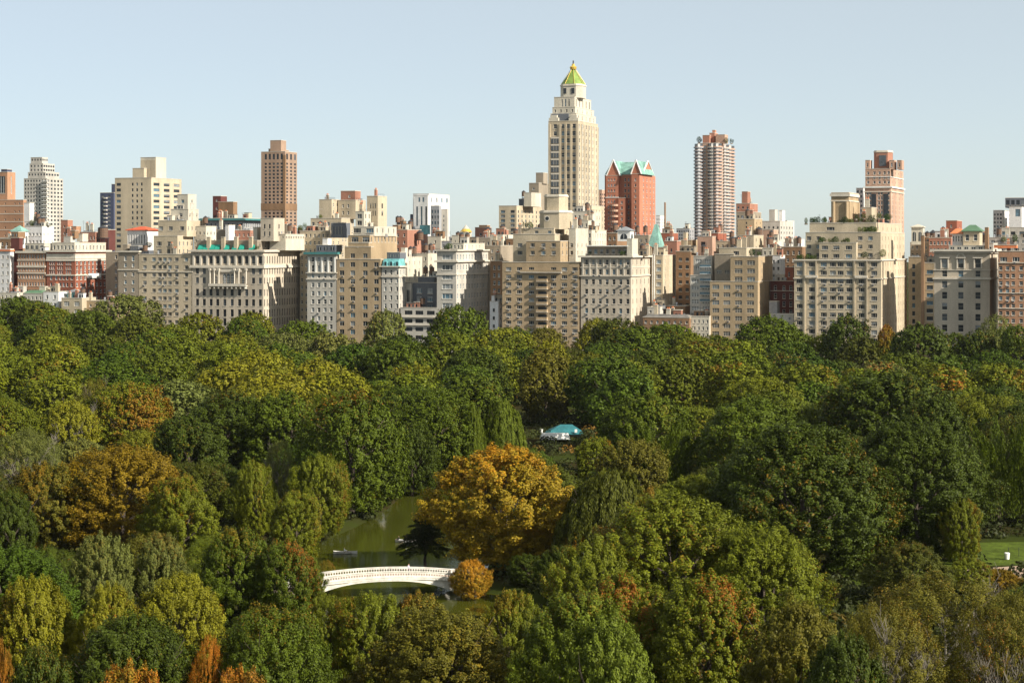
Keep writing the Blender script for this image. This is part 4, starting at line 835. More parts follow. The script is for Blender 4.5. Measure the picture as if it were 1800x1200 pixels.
for z in fl:
    for j, (x, y, rr) in enumerate(bays):
        tp = MB(); tp.cyl(0, 0, rr, -.2, 0, M_BALC, 14); tp.cyl(0, 0, rr*.985, 0, .5, wall(('grey', 'cream', 'pink', 'palegrey', 'pink')[j]), 14)
        if nb_ < 100:
            if j not in bal: bal[j] = tp.mesh('balcony')
            ob = bpy.data.objects.new('balcony', bal[j]); COL.objects.link(ob); ob.parent = b.o; ob.location = (x, y, z)
        else: rest.add(tp, Matrix.Translation((x, y, z)))
        nb_ += 1
tag(rest.build('balcony', b.o), None, None, None, 'stuff')
b.hut('tower_top', 1235, 1247, 238, 252, 'rosebrick', v=336, depth=8); b.hut('tower_top', 1247, 1256, 234, 252, 'rosebrick', v=340, depth=9); b.hut('tower_top', 1258, 1274, 237, 252, 'pink', v=338, depth=8); b.hut('tower_top', 1252, 1257, 229, 236, 'rosebrick', v=346, depth=3); b.finish()
b = Bld('apartment_tower', 'grey mauve stepped tower with brown top right of the round balconied one', 1293, 240, frame=M_DARK, shades='mix')
b.mass('wall', 1294, 1322, 1338, 373, 'taupe', F=(4, 3, 381, 8.5, 4.5, 's'), S=(3, 1.4)); b.clutter(2)
b.mass('setback', 1294, 1318, 1332, 358, 'rosebrick', v=246, yb=374, F=(3, 3, 365, 8, 4, 's')); b.clutter(3); b.mass('tower_top', 1304, 1314, 1319, 337, 'rosebrick', v=250, yb=359); b.finish()
b = Bld('apartment_building', 'tan block with a column of tiny windows in front of the mauve stepped tower', 1298, 130, frame=M_DARK, shades='black')
b.mass('wall', 1297, 1326, 1340, 385, 'tan', F=([1312], 2.4, 392, 7, 3.6, 'p'), S=(2, 1)); b.clutter(3); b.mass('front_wing', 1294, 1325, 1342, 414, 'sand', v=110, F=([1330], 3, 422, 14, 6, 's'), S=(2, 1.2)); b.clutter(2); b.finish()
b = Bld('apartment_tower', 'white slab tower with two square top boxes, right of the mauve stepped tower', 1342, 380, frame=M_DARK, shades='mix')
b.mass('wall', 1340, 1371, 1395, 389, 'palegrey', F=(4, 3, 400, 9, 4, 's'), S=(5, 2.4)); b.mass('tower_top', 1352, 1362, 1367, 369, 'palegrey', v=384, yb=390); b.mass('tower_top', 1369, 1375, 1380, 370, 'white', v=392, yb=390)
b.mass('right_wing', 1378, 1384, 1396, 388, 'white', v=430, F=([1381], 2, 395, 7, 4, 'p'), S=(3, 2)); b.finish()
b = Bld('apartment_building', 'peach gabled brick block beneath the white slab tower', 1341, 160, frame=M_DARK, shades='black')
b.mass('wall', 1341, 1360, 1368, 404, 'pink', F=([1350], 3, 414, 14, 5, 's'), S=(1, 1)); b.mass('front_wing', 1346, 1360, 1376, 423, 'cream', v=120, F=(3, 2, 430, 12, 4, 's')); b.clutter(2); b.finish()
b = Bld('roof_house', 'small blue roofed white box on the roofline left of the terraced block', 1394, 200, cat='roof house', shades='blue')
b.mass('wall', 1394, 1408, 1414, 421, 'white', F=([1400], 5, 426, 14, 5, 'w')); b.finish()
# ---------------- pink twin topped tower
b = Bld('apartment_tower', 'rose and grey tower with lantern like corner tops behind the large terraced block', 1519, 260, frame=M_WTRIM, shades='mix')
v0 = 260; b.mass('wall', 1520, 1566, 1589, 330, 'pink', F=([1525, 1530, 1545, 1550, 1562], 3.2, 340, 8.4, 5.6, 's'), S=(4, 2), ylim=430)
for px in (1536, 1557):
    x = b.lx(px, v0); q = MB(); q.box(x-1.3, x+1.3, -.25, -.003, 0, b.lz(341, px), G_DARK); q.build('glass_strip', b.o)
b.bandy('band', 329, 2.6, .7, M_WTRIM); b.bandy('band', 337, 1.6, .4, M_TRIM)
b.mass('setback', 1521, 1565, 1588, 297, 'pink', v=262, yb=330, F=([1526, 1537, 1546, 1555, 1562], 4, 304, 8.2, 5, 's'), S=(4, 2)); b.bandy('band', 311, 1.2, .3, M_WTRIM)
for x0, x1, x2 in ((1521, 1529, 1533), (1563, 1572, 1576), (1577, 1585, 1589)): b.mass('corner_turret', x0, x1, x2, 282, 'pink', v=263, yb=298, F=([(x0+x1)/2], 2.6, 290, 40, 7, 's')); 
octo(b, 'crown', 1534, 1567, 268, 298, 266, 'rosebrick', .35)
x0, x1 = b.lx(1545, 265), b.lx(1557, 265); q = MB(); q.box(x0, x1, 5.6, 6.1, b.lz(292, 1550, 265), b.lz(273, 1550, 265), G_MID); q.build('crown_window', b.o); b.finish()
b = Bld('apartment_tower', 'black and white chequered slab between the water tower housing and the rose tower', 1506, 310, frame=M_DARK, shades='black')
b.mass('wall', 1505, 1516, 1520, 331, 'white', F=([1508, 1514], 3, 337, 8.4, 4.5, 'p')); b.finish()
# ---------------- right skyline
b = Bld('office_tower', 'white and grey modern complex with stair stepped boxes at the right edge of the skyline', 1764, 330, cat='office building', frame=M_DARK, shades='mix')
b.mass('wall', 1758, 1850, 1860, 400, 'palegrey', F=(6, 8, 410, 12, 6, 'w'), depth=30); b.clutter(3)
b.mass('white_tower', 1774, 1796, 1830, 364, 'white', v=336, yb=401, F=([1789], 8, 374, 40, 13, 'p')); b.mass('glass_top', 1767, 1830, 1840, 348, 'slate', v=350, yb=365, F=(7, 6, 356, 99, 9, 'w')); b.mass('left_tower', 1746, 1762, 1776, 370, 'white', v=380, F=(3, 3, 377, 7, 3.5, 'p'), S=(3, 2)); b.finish()
b = Bld('apartment_building', 'pale terraced house with leafy balconies under the white modern complex', 1740, 120, frame=M_WTRIM, shades='dark')
b.mass('wall', 1738, 1850, 1856, 418, 'palegrey', F=(8, 8, 425, 14, 6, 'w'), depth=20); b.clutter(5); b.finish()
# ---------------- infill rooftops behind the first row
INF = [(262, 292, 420, 60, 'umber', 'umber attic block with dark openings left of the stepped limestone tower'), (500, 530, 417, 60, 'taupe', 'taupe rooftop right of the palazzo tower'),
 (604, 640, 404, 100, 'sand', 'sand block hidden among the terraces of the tan cluster'), (694, 716, 404, 90, 'rosebrick', 'salmon brick attic right of the tan cluster'), (690, 700, 396, 130, 'umber', 'small umber stack house at the right end of the tan cluster'),
 (776, 800, 424, 90, 'grey', 'grey roof deck with railings left of the golden dome'), (850, 880, 432, 40, 'taupe', 'taupe roof with plants left of the big balconied block'), (890, 920, 420, 60, 'umber', 'dark umber attic above the left shoulder of the big balconied block'),
 (1068, 1084, 410, 120, 'umber', 'umber roof block beneath the red gabled tower'), (1104, 1140, 414, 100, 'taupe', 'taupe attic with stacks right of the white gabled pavilion'), (1246, 1262, 410, 150, 'brick', 'red brick attic with white edged openings at the foot of the round tower'),
 (1258, 1300, 424, 120, 'sand', 'sand coloured roof block between the round tower and the tan block'), (1340, 1358, 436, 60, 'cream', 'cream roof block behind the green terrace'), (1600, 1640, 426, 70, 'taupe', 'taupe roof block behind the slim shaft'),
 (1716, 1746, 428, 80, 'palegrey', 'pale grey roof block behind the three bay palazzo'), (0, 24, 420, 60, 'umber', 'umber block behind the white house at the left edge'), (236, 262, 428, 55, 'slate', 'slate grey attic behind the narrow grey brown house')]
for x0, x1, yt, v, w, lab in INF:
    b = Bld('apartment_building', lab, x0, v, frame=M_WTRIM, shades='dark'); b.mass('wall', x0, x1, None, yt, w, F=(max(2, int((x1-x0)/8)), 3.4, yt+9, 13, 6, 's'), depth=18); b.clutter(4); b.finish()
for px, yt, v, yb, lab in ((738, 404, 100, 430, 'wooden water tank right of the salmon brick attic'), (858, 398, 130, 425, 'small water tank between the rose brick block and the sand slab'), (1092, 396, 130, 420, 'water tank just under the red gabled tower'), (1334, 398, 130, 430, 'water tank beside the tan block with tiny windows'), (1732, 408, 90, 436, 'water tank behind the three bay palazzo'), (514, 406, 70, 425, 'water tank on the taupe rooftop right of the palazzo tower'), (1640, 404, 90, 428, 'water tank behind the brown block with the slim shaft')):
    water_tank(px, yt, v, yb, 1.8, 'wooden ' + lab if not lab.startswith('wooden') else lab, 3.6)
# ================================================================= GROUND, LAKE
LAKE = [(-40,286),(-38,300),(-33,322),(-37,350),(-37,368),(-31,388),(-26,415),(-23,450),(-14,462),(-6,455),(-8,420),(-12,400),(-9,372),(-5,345),(-6,331),(-6,318),(-2,312),(4,306),(6,297),(0,289),(-15,286)]
def inlake(x, y):
    c = False; n = len(LAKE)
    for i in range(n):
        x1, y1 = LAKE[i]; x2, y2 = LAKE[(i+1) % n]
        if (y1 > y) != (y2 > y) and x < (x2-x1)*(y-y1)/(y2-y1)+x1: c = not c
    return c
def dlake(x, y):
    d = 1e9; n = len(LAKE)
    for i in range(n):
        x1, y1 = LAKE[i]; x2, y2 = LAKE[(i+1) % n]; dx, dy = x2-x1, y2-y1
        t = max(0, min(1, ((x-x1)*dx+(y-y1)*dy)/(dx*dx+dy*dy))); d = min(d, math.hypot(x-x1-t*dx, y-y1-t*dy))
    return -d if inlake(x, y) else d
def ground_z(x, y):
    g = 1.0 + 2.0*max(0, min(1, (y-450)/300)) + 7.0*max(0, min(1, (y-650)/220))*max(0, min(1, (-60-x)/120)) + .5*math.sin(x*.03)*math.sin(y*.023)*max(0, min(1, (y-430)/60))
    if -70 < x < 50 and 260 < y < 490:
        d = dlake(x, y); g = min(g, -2.0 + 3.0*max(0, min(1, (d+3)/6)))
    return g
def ground_mat():
    m = bpy.data.materials.new('park_ground'); m.use_nodes = True; n = m.node_tree.nodes; l = m.node_tree.links; b = n['Principled BSDF']; b.inputs['Roughness'].default_value = 1; b.inputs['Specular IOR Level'].default_value = 0
    tc = n.new('ShaderNodeTexCoord'); a = n.new('ShaderNodeTexNoise'); a.inputs['Scale'].default_value = .05; a.inputs['Detail'].default_value = 8; l.new(tc.outputs['Object'], a.inputs[0])
    r = n.new('ShaderNodeValToRGB'); r.color_ramp.elements[0].position = .4; r.color_ramp.elements[0].color = (.035, .028, .012, 1); r.color_ramp.elements[1].position = .6; r.color_ramp.elements[1].color = (.035, .045, .010, 1)
    l.new(a.outputs[0], r.inputs[0]); l.new(r.outputs[0], b.inputs['Base Color']); return m
xs = sorted(set([-4000, -2200, -1200, -600] + list(range(-330, -84, 12)) + [x*.5 for x in range(-168, 120, 8)] + list(range(60, 330, 12)) + [600, 1200, 2200, 4000]))
ys = sorted(set([-2000, -300, 60, 120, 180, 220] + list(range(250, 480, 4)) + list(range(480, 1100, 20)) + [1500, 3000, 6000]))
me = bpy.data.meshes.new('ground'); nx = len(xs)
me.from_pydata([(x, y, ground_z(x, y)) for y in ys for x in xs], [], [(j*nx+i, j*nx+i+1, (j+1)*nx+i+1, (j+1)*nx+i) for j in range(len(ys)-1) for i in range(nx-1)])
me.materials.append(ground_mat()); me.polygons.foreach_set('use_smooth', [True]*len(me.polygons)); g = bpy.data.objects.new('ground', me); COL.objects.link(g); tag(g, 'leaf strewn park ground under the trees', None, None, 'structure')
def flat(name, pts, z, m, label, kind='structure'):
    q = MB(); q.face([(p[0], p[1], z) for p in pts], m); o = q.build(name); tag(o, label, None, None, kind); return o
wm = bpy.data.materials.new('lake_water'); wm.use_nodes = True; n = wm.node_tree.nodes; l = wm.node_tree.links; b_ = n['Principled BSDF']
b_.inputs['Base Color'].default_value = (.05, .055, .006, 1); b_.inputs['Roughness'].default_value = .03; b_.inputs['IOR'].default_value = 1.33
tc = n.new('ShaderNodeTexCoord'); mp = n.new('ShaderNodeMapping'); mp.inputs['Scale'].default_value = (.6, 2.2, 1); l.new(tc.outputs['Object'], mp.inputs[0])
nz = n.new('ShaderNodeTexNoise'); nz.inputs['Scale'].default_value = 1.0; nz.inputs['Detail'].default_value = 4; l.new(mp.outputs[0], nz.inputs['Vector'])
bp = n.new('ShaderNodeBump'); bp.inputs['Strength'].default_value = .16; bp.inputs['Distance'].default_value = .12; l.new(nz.outputs[0], bp.inputs['Height']); l.new(bp.outputs[0], b_.inputs['Normal'])
q = MB(); q.face([(-75, 262, 0), (48, 262, 0), (48, 490, 0), (-75, 490, 0)], wm); tag(q.build('lake_water'), 'still olive green lake water', None, None, 'structure')
M_LAWN = mat('lawn_grass', (.075, .105, .012), .95, .1, var=.4, scale=.5); M_PATH = mat('path_sand', (.42, .30, .22), .9); M_ROAD = mat('asphalt', (.05, .05, .052), .9); M_PAVE = mat('paving', (.25, .24, .22), .9)
flat('lawn', [(56, 318), (66, 322), (84, 338), (130, 338), (130, 366), (86, 364), (78, 345), (56, 340)], 1.012, M_LAWN, 'bright green lawn at the right side of the park')
flat('path', [(76, 326), (130, 318), (130, 334), (90, 338), (76, 333)], 1.03, M_PATH, 'pale pinkish sand path along the lawn')
uvp = lambda u, v: UV(u, v)
flat('road', [uvp(-420, -22), uvp(420, -22), uvp(420, -9), uvp(-420, -9)], 3.75, M_ROAD, 'avenue between park and buildings')
flat('pavement', [uvp(-420, -8.9), uvp(420, -8.9), uvp(420, -.2), uvp(-420, -.2)], 3.87, M_PAVE, 'pavement before the buildings')
# ================================================================= TREES
def leaf_mat(name='foliage', turn=((.19, .135, .010, 1), (.27, .085, .012, 1))):
    m = bpy.data.materials.new(name); m.use_nodes = True; n = m.node_tree.nodes; l = m.node_tree.links; n.remove(n['Principled BSDF']); out = n['Material Output']
    oi = n.new('ShaderNodeObjectInfo'); at = n.new('ShaderNodeAttribute'); at.attribute_name = 'tint'; ap = n.new('ShaderNodeAttribute'); ap.attribute_name = 'patch'
    # autumn colour of this tree: from yellow to rust
    au = n.new('ShaderNodeValToRGB'); cr = au.color_ramp; cr.elements[0].color, cr.elements[1].color = turn; cr.elements[1].position = 1
    l.new(oi.outputs['Random'], au.inputs[0])
    # how much of the crown has turned = object colour's alpha
    s1 = n.new('ShaderNodeMath'); s1.operation = 'ADD'; l.new(ap.outputs['Fac'], s1.inputs[0]); l.new(oi.outputs['Alpha'], s1.inputs[1])
    s2 = n.new('ShaderNodeMapRange'); s2.inputs[1].default_value = .93; s2.inputs[2].default_value = 1.12; l.new(s1.outputs[0], s2.inputs[0])
    mx = n.new('ShaderNodeMix'); mx.data_type = 'RGBA'; l.new(s2.outputs[0], mx.inputs[0]); l.new(oi.outputs['Color'], mx.inputs[6]); l.new(au.outputs[0], mx.inputs[7])
    r = n.new('ShaderNodeMapRange'); r.inputs[3].default_value = .5; r.inputs[4].default_value = 1.55; l.new(at.outputs['Fac'], r.inputs[0])
    sc = n.new('ShaderNodeVectorMath'); sc.operation = 'SCALE'; l.new(mx.outputs[2], sc.inputs[0]); l.new(r.outputs[0], sc.inputs['Scale'])
    d = n.new('ShaderNodeBsdfPrincipled'); d.inputs['Roughness'].default_value = .55; d.inputs['Specular IOR Level'].default_value = .14; l.new(sc.outputs[0], d.inputs['Base Color'])
    t = n.new('ShaderNodeBsdfTranslucent'); l.new(sc.outputs[0], t.inputs[0])
    ms = n.new('ShaderNodeMixShader'); ms.inputs[0].default_value = .17; l.new(d.outputs[0], ms.inputs[1]); l.new(t.outputs[0], ms.inputs[2]); l.new(ms.outputs[0], out.inputs[0])
    return m
M_LEAF = leaf_mat(); M_GOLDLEAF = leaf_mat('foliage_golden', ((.42, .215, .012, 1), (.40, .18, .014, 1)))
def nrm(a): return a / np.maximum(np.linalg.norm(a, axis=1, keepdims=True), 1e-6)
def leaves_mesh(name, P, N, size, tint, patch, rg, asp=.62, hang=None, norm=True):
    if norm: P[:, 2] *= 1.98/np.percentile(P[:, 2], 99.5); P[:, :2] /= np.percentile(np.hypot(P[:, 0], P[:, 1]), 97)
    n = len(P); rv = nrm(rg.normal(size=(n, 3))); T = nrm(np.cross(N, rv)) if hang is None else nrm(hang); B = nrm(np.cross(N, T))
    s = (size * rg.uniform(.65, 1.35, n))[:, None] if np.isscalar(size) else (size * rg.uniform(.65, 1.35, n))[:, None]
    V = np.empty((n, 4, 3)); V[:, 0] = P - T*s*.5; V[:, 1] = P + B*s*.5*asp + N*s*.08; V[:, 2] = P + T*s*.5; V[:, 3] = P - B*s*.5*asp + N*s*.08
    me = bpy.data.meshes.new(name); me.vertices.add(n*4); me.vertices.foreach_set('co', V.ravel().astype(np.float32))
    me.loops.add(n*4); me.loops.foreach_set('vertex_index', np.arange(n*4, dtype=np.int32)); me.polygons.add(n)
    me.polygons.foreach_set('loop_start', np.arange(0, n*4, 4, dtype=np.int32)); me.update(calc_edges=True)
    for k, a in (('tint', tint), ('patch', patch)):
        at = me.attributes.new(k, 'FLOAT', 'FACE'); at.data.foreach_set('value', np.clip(a, 0, 1).astype(np.float32))
    me.materials.append(M_LEAF); return me
def crown(kind, seed, leaf, count):
    """unit tree: crown radius 1, whole height 2 (so one unit = half the height and half the width)"""
    rg = np.random.default_rng(seed)
    bot, top = {'round': (.16, 2.0), 'oval': (.12, 2.0), 'thin': (.18, 2.0), 'broad': (.08, 2.0)}.get(kind, (.2, 2.0))
    if kind in ('round', 'oval', 'thin', 'broad'):
        nc = {'round': 720, 'oval': 640, 'thin': 640, 'broad': 1100}[kind]   # leaf clumps set close over one dome, with plumes pointing out of it
        ga = math.pi*(3-math.sqrt(5)); ph = rg.uniform(0, 6.28, 9); hm = {'round': .42, 'oval': .46, 'thin': .42, 'broad': .34}[kind]
        i = np.arange(nc); h = np.clip(1 - (i+.5)/nc + rg.uniform(-.03, .03, nc), 0, 1); a = i*ga + rg.uniform(-.3, .3, nc)
        e = np.where(h > hm, np.sqrt(np.maximum(0, 1-((h-hm)/(1-hm))**2)), .62 + .38*(h/hm)**.8)
        nbl = int(rg.integers(13, 22)) if kind != 'broad' else int(rg.integers(24, 36))     # soft swellings where the boughs end
        bd = nrm(rg.normal(size=(nbl, 3)) + np.array([0, 0, .3])); D0 = nrm(np.stack([e*np.cos(a), e*np.sin(a), (h-.42)*1.6], 1)); dots = (D0 @ bd.T); mx_ = dots.max(1); who = dots.argmax(1)
        sw = np.clip((mx_-.80)/.2, 0, 1)**.7                                # 1 on a swelling's crest, 0 in the fold between two
        nk = 9; kd_ = nrm(rg.normal(size=(nk, 3)) + np.array([0, 0, .35])); kb = (np.clip((D0 @ kd_.T - .9)/.1, 0, 1)*rg.uniform(-.16, .2, nk)).sum(1)   # a few boughs break out of the dome, a few hollows break into it
        f = (1 + .10*np.sin(2*a+ph[0]) + .07*np.sin(3*a+ph[1]+h*2) + .05*np.sin(5*a-h*5+ph[5]) + .05*np.sin(4*h*3+ph[2]) + kb)*(.79 + .21*sw)*np.clip(rg.normal(1, .045, nc), .86, 1.1)
        C = np.stack([e*np.cos(a)*f, e*np.sin(a)*f, (h-.5)*2*(.8+.2*f)], 1); CR = np.clip(.052*np.exp(rg.normal(0, .42, nc)), .022, .13)*(1 if kind != 'broad' else .88)
        inner = rg.choice(nc, nc//3); C = np.concatenate([C, C[inner]*rg.uniform(.62, .85, (len(inner), 1))]); CR = np.concatenate([CR, CR[inner]*1.3]); who = np.concatenate([who, who[inner]]); D0 = np.concatenate([D0, D0[inner]])
        w = CR**2; w[nc:] *= .45; w /= w.sum(); idx = rg.choice(len(C), count, p=w)
        out = nrm(D0*.8 + np.array([0, 0, .45])); u = nrm(rg.normal(size=(count, 3)) + np.array([0, 0, .2])); rr = rg.uniform(0, 1, (count, 1))**.45
        al = (u*out[idx]).sum(1, keepdims=True); P = C[idx] + CR[idx][:, None]*rr*(u + out[idx]*al*rg.uniform(.3, 1.3, len(C))[idx][:, None])
        N = nrm(u*.5 + D0[idx]*.6 + np.array([0, 0, .15]) + rg.normal(size=(count, 3))*.42)
        ct = rg.uniform(0, 1, len(C)); lt = rg.uniform(0, 1, nbl)
        tint = ct[idx]*.36 + lt[who[idx]]*.14 + rg.uniform(0, .5, count)
        pc = .45 + .2*np.sin(D0[:, 0]*2.6+ph[3]) + .17*np.sin(D0[:, 1]*3.1+ph[4]) + .12*D0[:, 2] + rg.uniform(-.16, .16, len(C))
        patch = pc[idx] + rg.normal(0, .15, count)
        P[:, 2] = (P[:, 2]+1)*.5*(top-bot) + bot
        return leaves_mesh('crown', P, N, leaf, tint, patch, rg)
    if kind == 'willow':
        ns = 900; a = rg.uniform(0, 6.283, ns); rr = np.sqrt(rg.uniform(0, 1, ns))*.9; z = 1.95 - rr**2.2*1.15 + rg.uniform(-.12, .05, ns) + .09*np.sin(a*5)*rr + .07*np.sin(rr*14+a*3)
        # drooping bunches: curtains gathered to lobes
        lob = np.round(a*2.2+np.round(rr*3)*.5)/2.2; a = lob + (a-lob)*.75
        S = np.stack([rr*np.cos(a), rr*np.sin(a), z], 1); ln = rg.uniform(.15, .55, ns)*np.clip(rr+.35, .3, 1.1)
        i = rg.integers(0, ns, count); t = rg.uniform(0, 1, count); out = np.stack([np.cos(a), np.sin(a), 0*a], 1)
        P = S[i] + out[i]*(t*.06)[:, None]; P[:, 2] -= t*ln[i]; P += rg.normal(size=(count, 3))*.018
        P[:, 2] = np.maximum(P[:, 2], .12)
        N = nrm(out[i] + rg.normal(size=(count, 3))*.45 + np.array([0, 0, .25])); H = np.array([[0, 0, -1]]) + rg.normal(size=(count, 3))*.25 + out[i]*.15
        st = rg.uniform(0, 1, ns); return leaves_mesh('crown', P, N, leaf*1.5, st[i]*.5 + rg.uniform(0, .5, count), st[i]*.5, rg, .3, H)
    if kind == 'conifer':
        nbr = 260; z = rg.uniform(.12, 1.0, nbr)**.8; zz = .05 + z*1.9; a = rg.uniform(0, 6.283, nbr); ln = (1.05-z**1.3)*rg.uniform(.75, 1.1, nbr) + .04
        i = rg.choice(nbr, count, p=ln/ln.sum()); t = rg.uniform(0, 1, count)**.6; dr = np.stack([np.cos(a), np.sin(a), 0*a], 1); sd = np.stack([-np.sin(a), np.cos(a), 0*a], 1)
        P = dr[i]*(t*ln[i])[:, None] + sd[i]*(rg.normal(size=count)*.10*(1.15-t))[:, None]; P[:, 2] += zz[i] + .10*t*ln[i] - .30*(t*ln[i])**2 + rg.normal(size=count)*.012
        N = nrm(np.array([[0, 0, 1.]]) + rg.normal(size=(count, 3))*.45); st = rg.uniform(0, 1, nbr)
        return leaves_mesh('crown', P, N, leaf, st[i]*.4 + rg.uniform(0, .5, count), st[i]*.4, rg, .35)
    if kind == 'feather':    # tall plumes of fine upright foliage
        nb = 60; a = rg.uniform(0, 6.283, nb); r0 = np.sqrt(rg.uniform(0, 1, nb))*.75; z0 = rg.uniform(.2, 1.2, nb)*(1.1-r0*.5); S = np.stack([r0*np.cos(a), r0*np.sin(a), z0], 1)
        D = nrm(np.stack([np.cos(a)*.45, np.sin(a)*.45, 0*a+.9], 1) + rg.normal(size=(nb, 3))*.15); ln = rg.uniform(.35, .75, nb)
        i = rg.integers(0, nb, count); t = rg.uniform(0, 1, count); P = S[i] + D[i]*(t*ln[i])[:, None] + rg.normal(size=(count, 3))*(.075*(1.1-t))[:, None]
        N = nrm(rg.normal(size=(count, 3)) + S[i]*.6 + np.array([0, -.2, .3])); st = rg.uniform(0, 1, nb); P[:, 2] = np.minimum(P[:, 2], 2.0)
        return leaves_mesh('crown', P, N, leaf*1.2, st[i]*.45 + rg.uniform(0, .5, count), st[i]*.5, rg, .28, D[i] + rg.normal(size=(count, 3))*.3)
def trunk_mesh(seed, limbs=8, bare=False, pale=False):
    r = random.Random(seed); b = MB(); h = 1.0; m = M_BARK if not pale else mat('pale_bark', (.20, .175, .14), .9, var=.25)
    p = [(0, 0, -.1)]; x = y = 0
    for i in range(1, 6): x += r.uniform(-.03, .03); y += r.uniform(-.03, .03); p.append((x, y, i*.2))
    b.tube(p, [.065, .055, .048, .042, .035, .028], m, 8)
    for i in range(limbs):
        z = r.uniform(.35, .95); a = i*2.4 + r.uniform(-.4, .4); k = int(z/.2); q0 = Vector(p[min(k, 5)]); q0.z = z; L = r.uniform(.45, .75)*(1.25 if bare else 1); e = r.uniform(.35, .95)
        pts = [q0, q0 + Vector((math.cos(a)*L*.4, math.sin(a)*L*.4, L*e*.5)), q0 + Vector((math.cos(a+.15)*L*.8, math.sin(a+.15)*L*.8, L*e*1.15))]
        b.tube(pts, [.026, .018, .009], m, 5)
        for j in range(3 if not bare else 9):
            t = r.uniform(.3, 1); s = pts[1].lerp(pts[2], t) if t > .4 else pts[0].lerp(pts[1], t+.3); a2 = a + r.uniform(-1, 1); l2 = r.uniform(.15, .35)
            e2 = s + Vector((math.cos(a2)*l2, math.sin(a2)*l2, l2*r.uniform(.5, 1.4))); b.tube([s, s.lerp(e2, .5) + Vector((0, 0, -.02)), e2], [.009, .006, .003], m, 4)
            if bare:
                for j2 in range(4):
                    s2 = s.lerp(e2, r.uniform(.4, 1)); e3 = s2 + Vector((r.uniform(-.12, .12), r.uniform(-.12, .12), r.uniform(.05, .18))); b.tube([s2, e3], [.004, .002], m, 3)
    return b.mesh('trunk')
TRUNKS = [trunk_mesh(i) for i in range(4)]; TR_BARE = trunk_mesh(11, 12, True); TR_PALE = trunk_mesh(12, 14, True, True)
# crowns by how near they stand (n, m, f): leaf size is in units of the crown radius
CR = {}
for tier, leaf, cnt, ns in (('n', .034, 88000, 4), ('m', .050, 36000, 5), ('f', .078, 13000, 5)):
    for kd in ('round', 'oval', 'broad'):
        CR[tier+kd] = [crown(kd, 100*ord(tier)+7*i+len(kd), leaf*(.85 if kd == 'broad' else 1), int(cnt*(1.25 if kd == 'broad' else 1))) for i in range(ns-1 if kd != 'round' else ns)]
    CR[tier+'thin'] = [crown('thin', 31+i+ord(tier), leaf*.62, int(cnt*.95)) for i in range(2)]
CR['willow'] = [crown('willow', 5, .042, 52000)]; CR['conifer'] = [crown('conifer', 6, .06, 34000)]; CR['feather'] = [crown('feather', 8, .05, 40000)]
# colours: linear base colour of the leaves, and the share of the crown that has turned
PAL = {'d': ((.050, .069, .0055), .0, 'dark green'), 'g': ((.072, .098, .006), .0, 'mid green'), 'y': ((.122, .138, .0075), .04, 'yellow green'), 'Y': ((.180, .172, .0095), .03, 'bright yellow green'),
       'o': ((0.114, 0.103, 0.0104), .08, 'olive brown'), 'l': ((0.122, 0.134, 0.0272), .0, 'sage green'), 'A': ((0.197, 0.130, 0.0072), .22, 'golden brown'), 'O': ((0.139, 0.110, 0.0080), .24, 'rust tinged'),
       'w': ((0.102, 0.130, 0.0096), .0, 'light green'), 'W': ((0.079, 0.086, 0.0096), .0, 'dark olive'), 'c': ((0.026, 0.035, 0.0088), .0, 'blackish green'), 'G': ((.25, .175, .011), .60, 'golden orange'), 'R': ((0.371, 0.132, 0.0112), .5, 'bright orange')}
TREES = []; RND = random.Random(77)
def px_of(x, y): return 900 + x/y*FPX
def py_of(z, y): return HOR + (CAMH - z)/y*FPX
def tree(px, ytop, wpx, col, kind='round', H=20, Y=None, label=None, name=None, trunk=None, alpha=None, key=True, jit=True):
    if Y is None: Y = (CAMH - H)*FPX/(ytop - HOR)
    x = (px-900)/FPX*Y; gz = max(ground_z(x, Y), .2); h = CAMH - (ytop-HOR)*Y/FPX - gz; r = wpx/2*Y/FPX
    TREES.append(dict(x=x, y=Y, z=gz, h=h, r=r, col=col, kind=kind, label=label, name=name, trunk=trunk, alpha=alpha, key=key, px=px, py=ytop + min(60, h/Y*FPX*.35)))
# --- trees read one by one from the photograph
K = tree
K(886, 788, 268, 'G', 'round', Y=336, label='big golden orange tree in full autumn colour beside the white bridge', name='maple_tree')
K(1000, 870, 60, 'G', 'round', H=12, label='small golden edge tree at the right foot of the big orange one')
K(748, 888, 92, 'c', 'conifer', Y=342, label='blackish layered conifer on the lake shore left of the big orange tree', name='conifer_tree')
K(618, 690, 200, 'g', 'broad', Y=402, alpha=.05, label='tall wide green tree on the left shore of the lake')
K(562, 800, 110, 'y', 'round', Y=372, alpha=.12, label='brown speckled tree leaning over the left shore'); K(640, 830, 70, 'y', 'round', Y=408, label='low yellow green tree at the water edge left of the boats')
K(520, 865, 120, 'y', 'oval', Y=345, alpha=.3, label='green tree with rust orange right edge, left of the lake')
K(768, 684, 172, 'g', 'broad', Y=455, label='round mid green tree left of the light green willow'); K(882, 704, 86, 'w', 'willow', Y=462, label='light green weeping willow above the big orange tree', name='willow_tree')
K(835, 712, 46, 'w', 'willow', Y=450, label='slim light green weeping willow beside the larger one', name='willow_tree'); K(725, 745, 90, 'd', 'oval', Y=440, label='dark tree at the far end of the lake')
K(1068, 830, 205, 'W', 'willow', Y=322, label='large dark olive weeping willow right of the big orange tree', name='willow_tree')
K(1215, 838, 190, 'y', 'round', Y=345, label='pale topped bush like tree right of the dark willow'); K(1290, 800, 150, 'd', 'round', Y=352, label='dark rounded tree left of the giant dark oak')
K(1415, 748, 330, 'd', 'broad', Y=330, alpha=.06, label='giant dark green oak in the right half of the park', name='oak_tree'); K(1610, 738, 290, 'd', 'broad', Y=352, label='giant dark oak standing right of its twin', name='oak_tree')
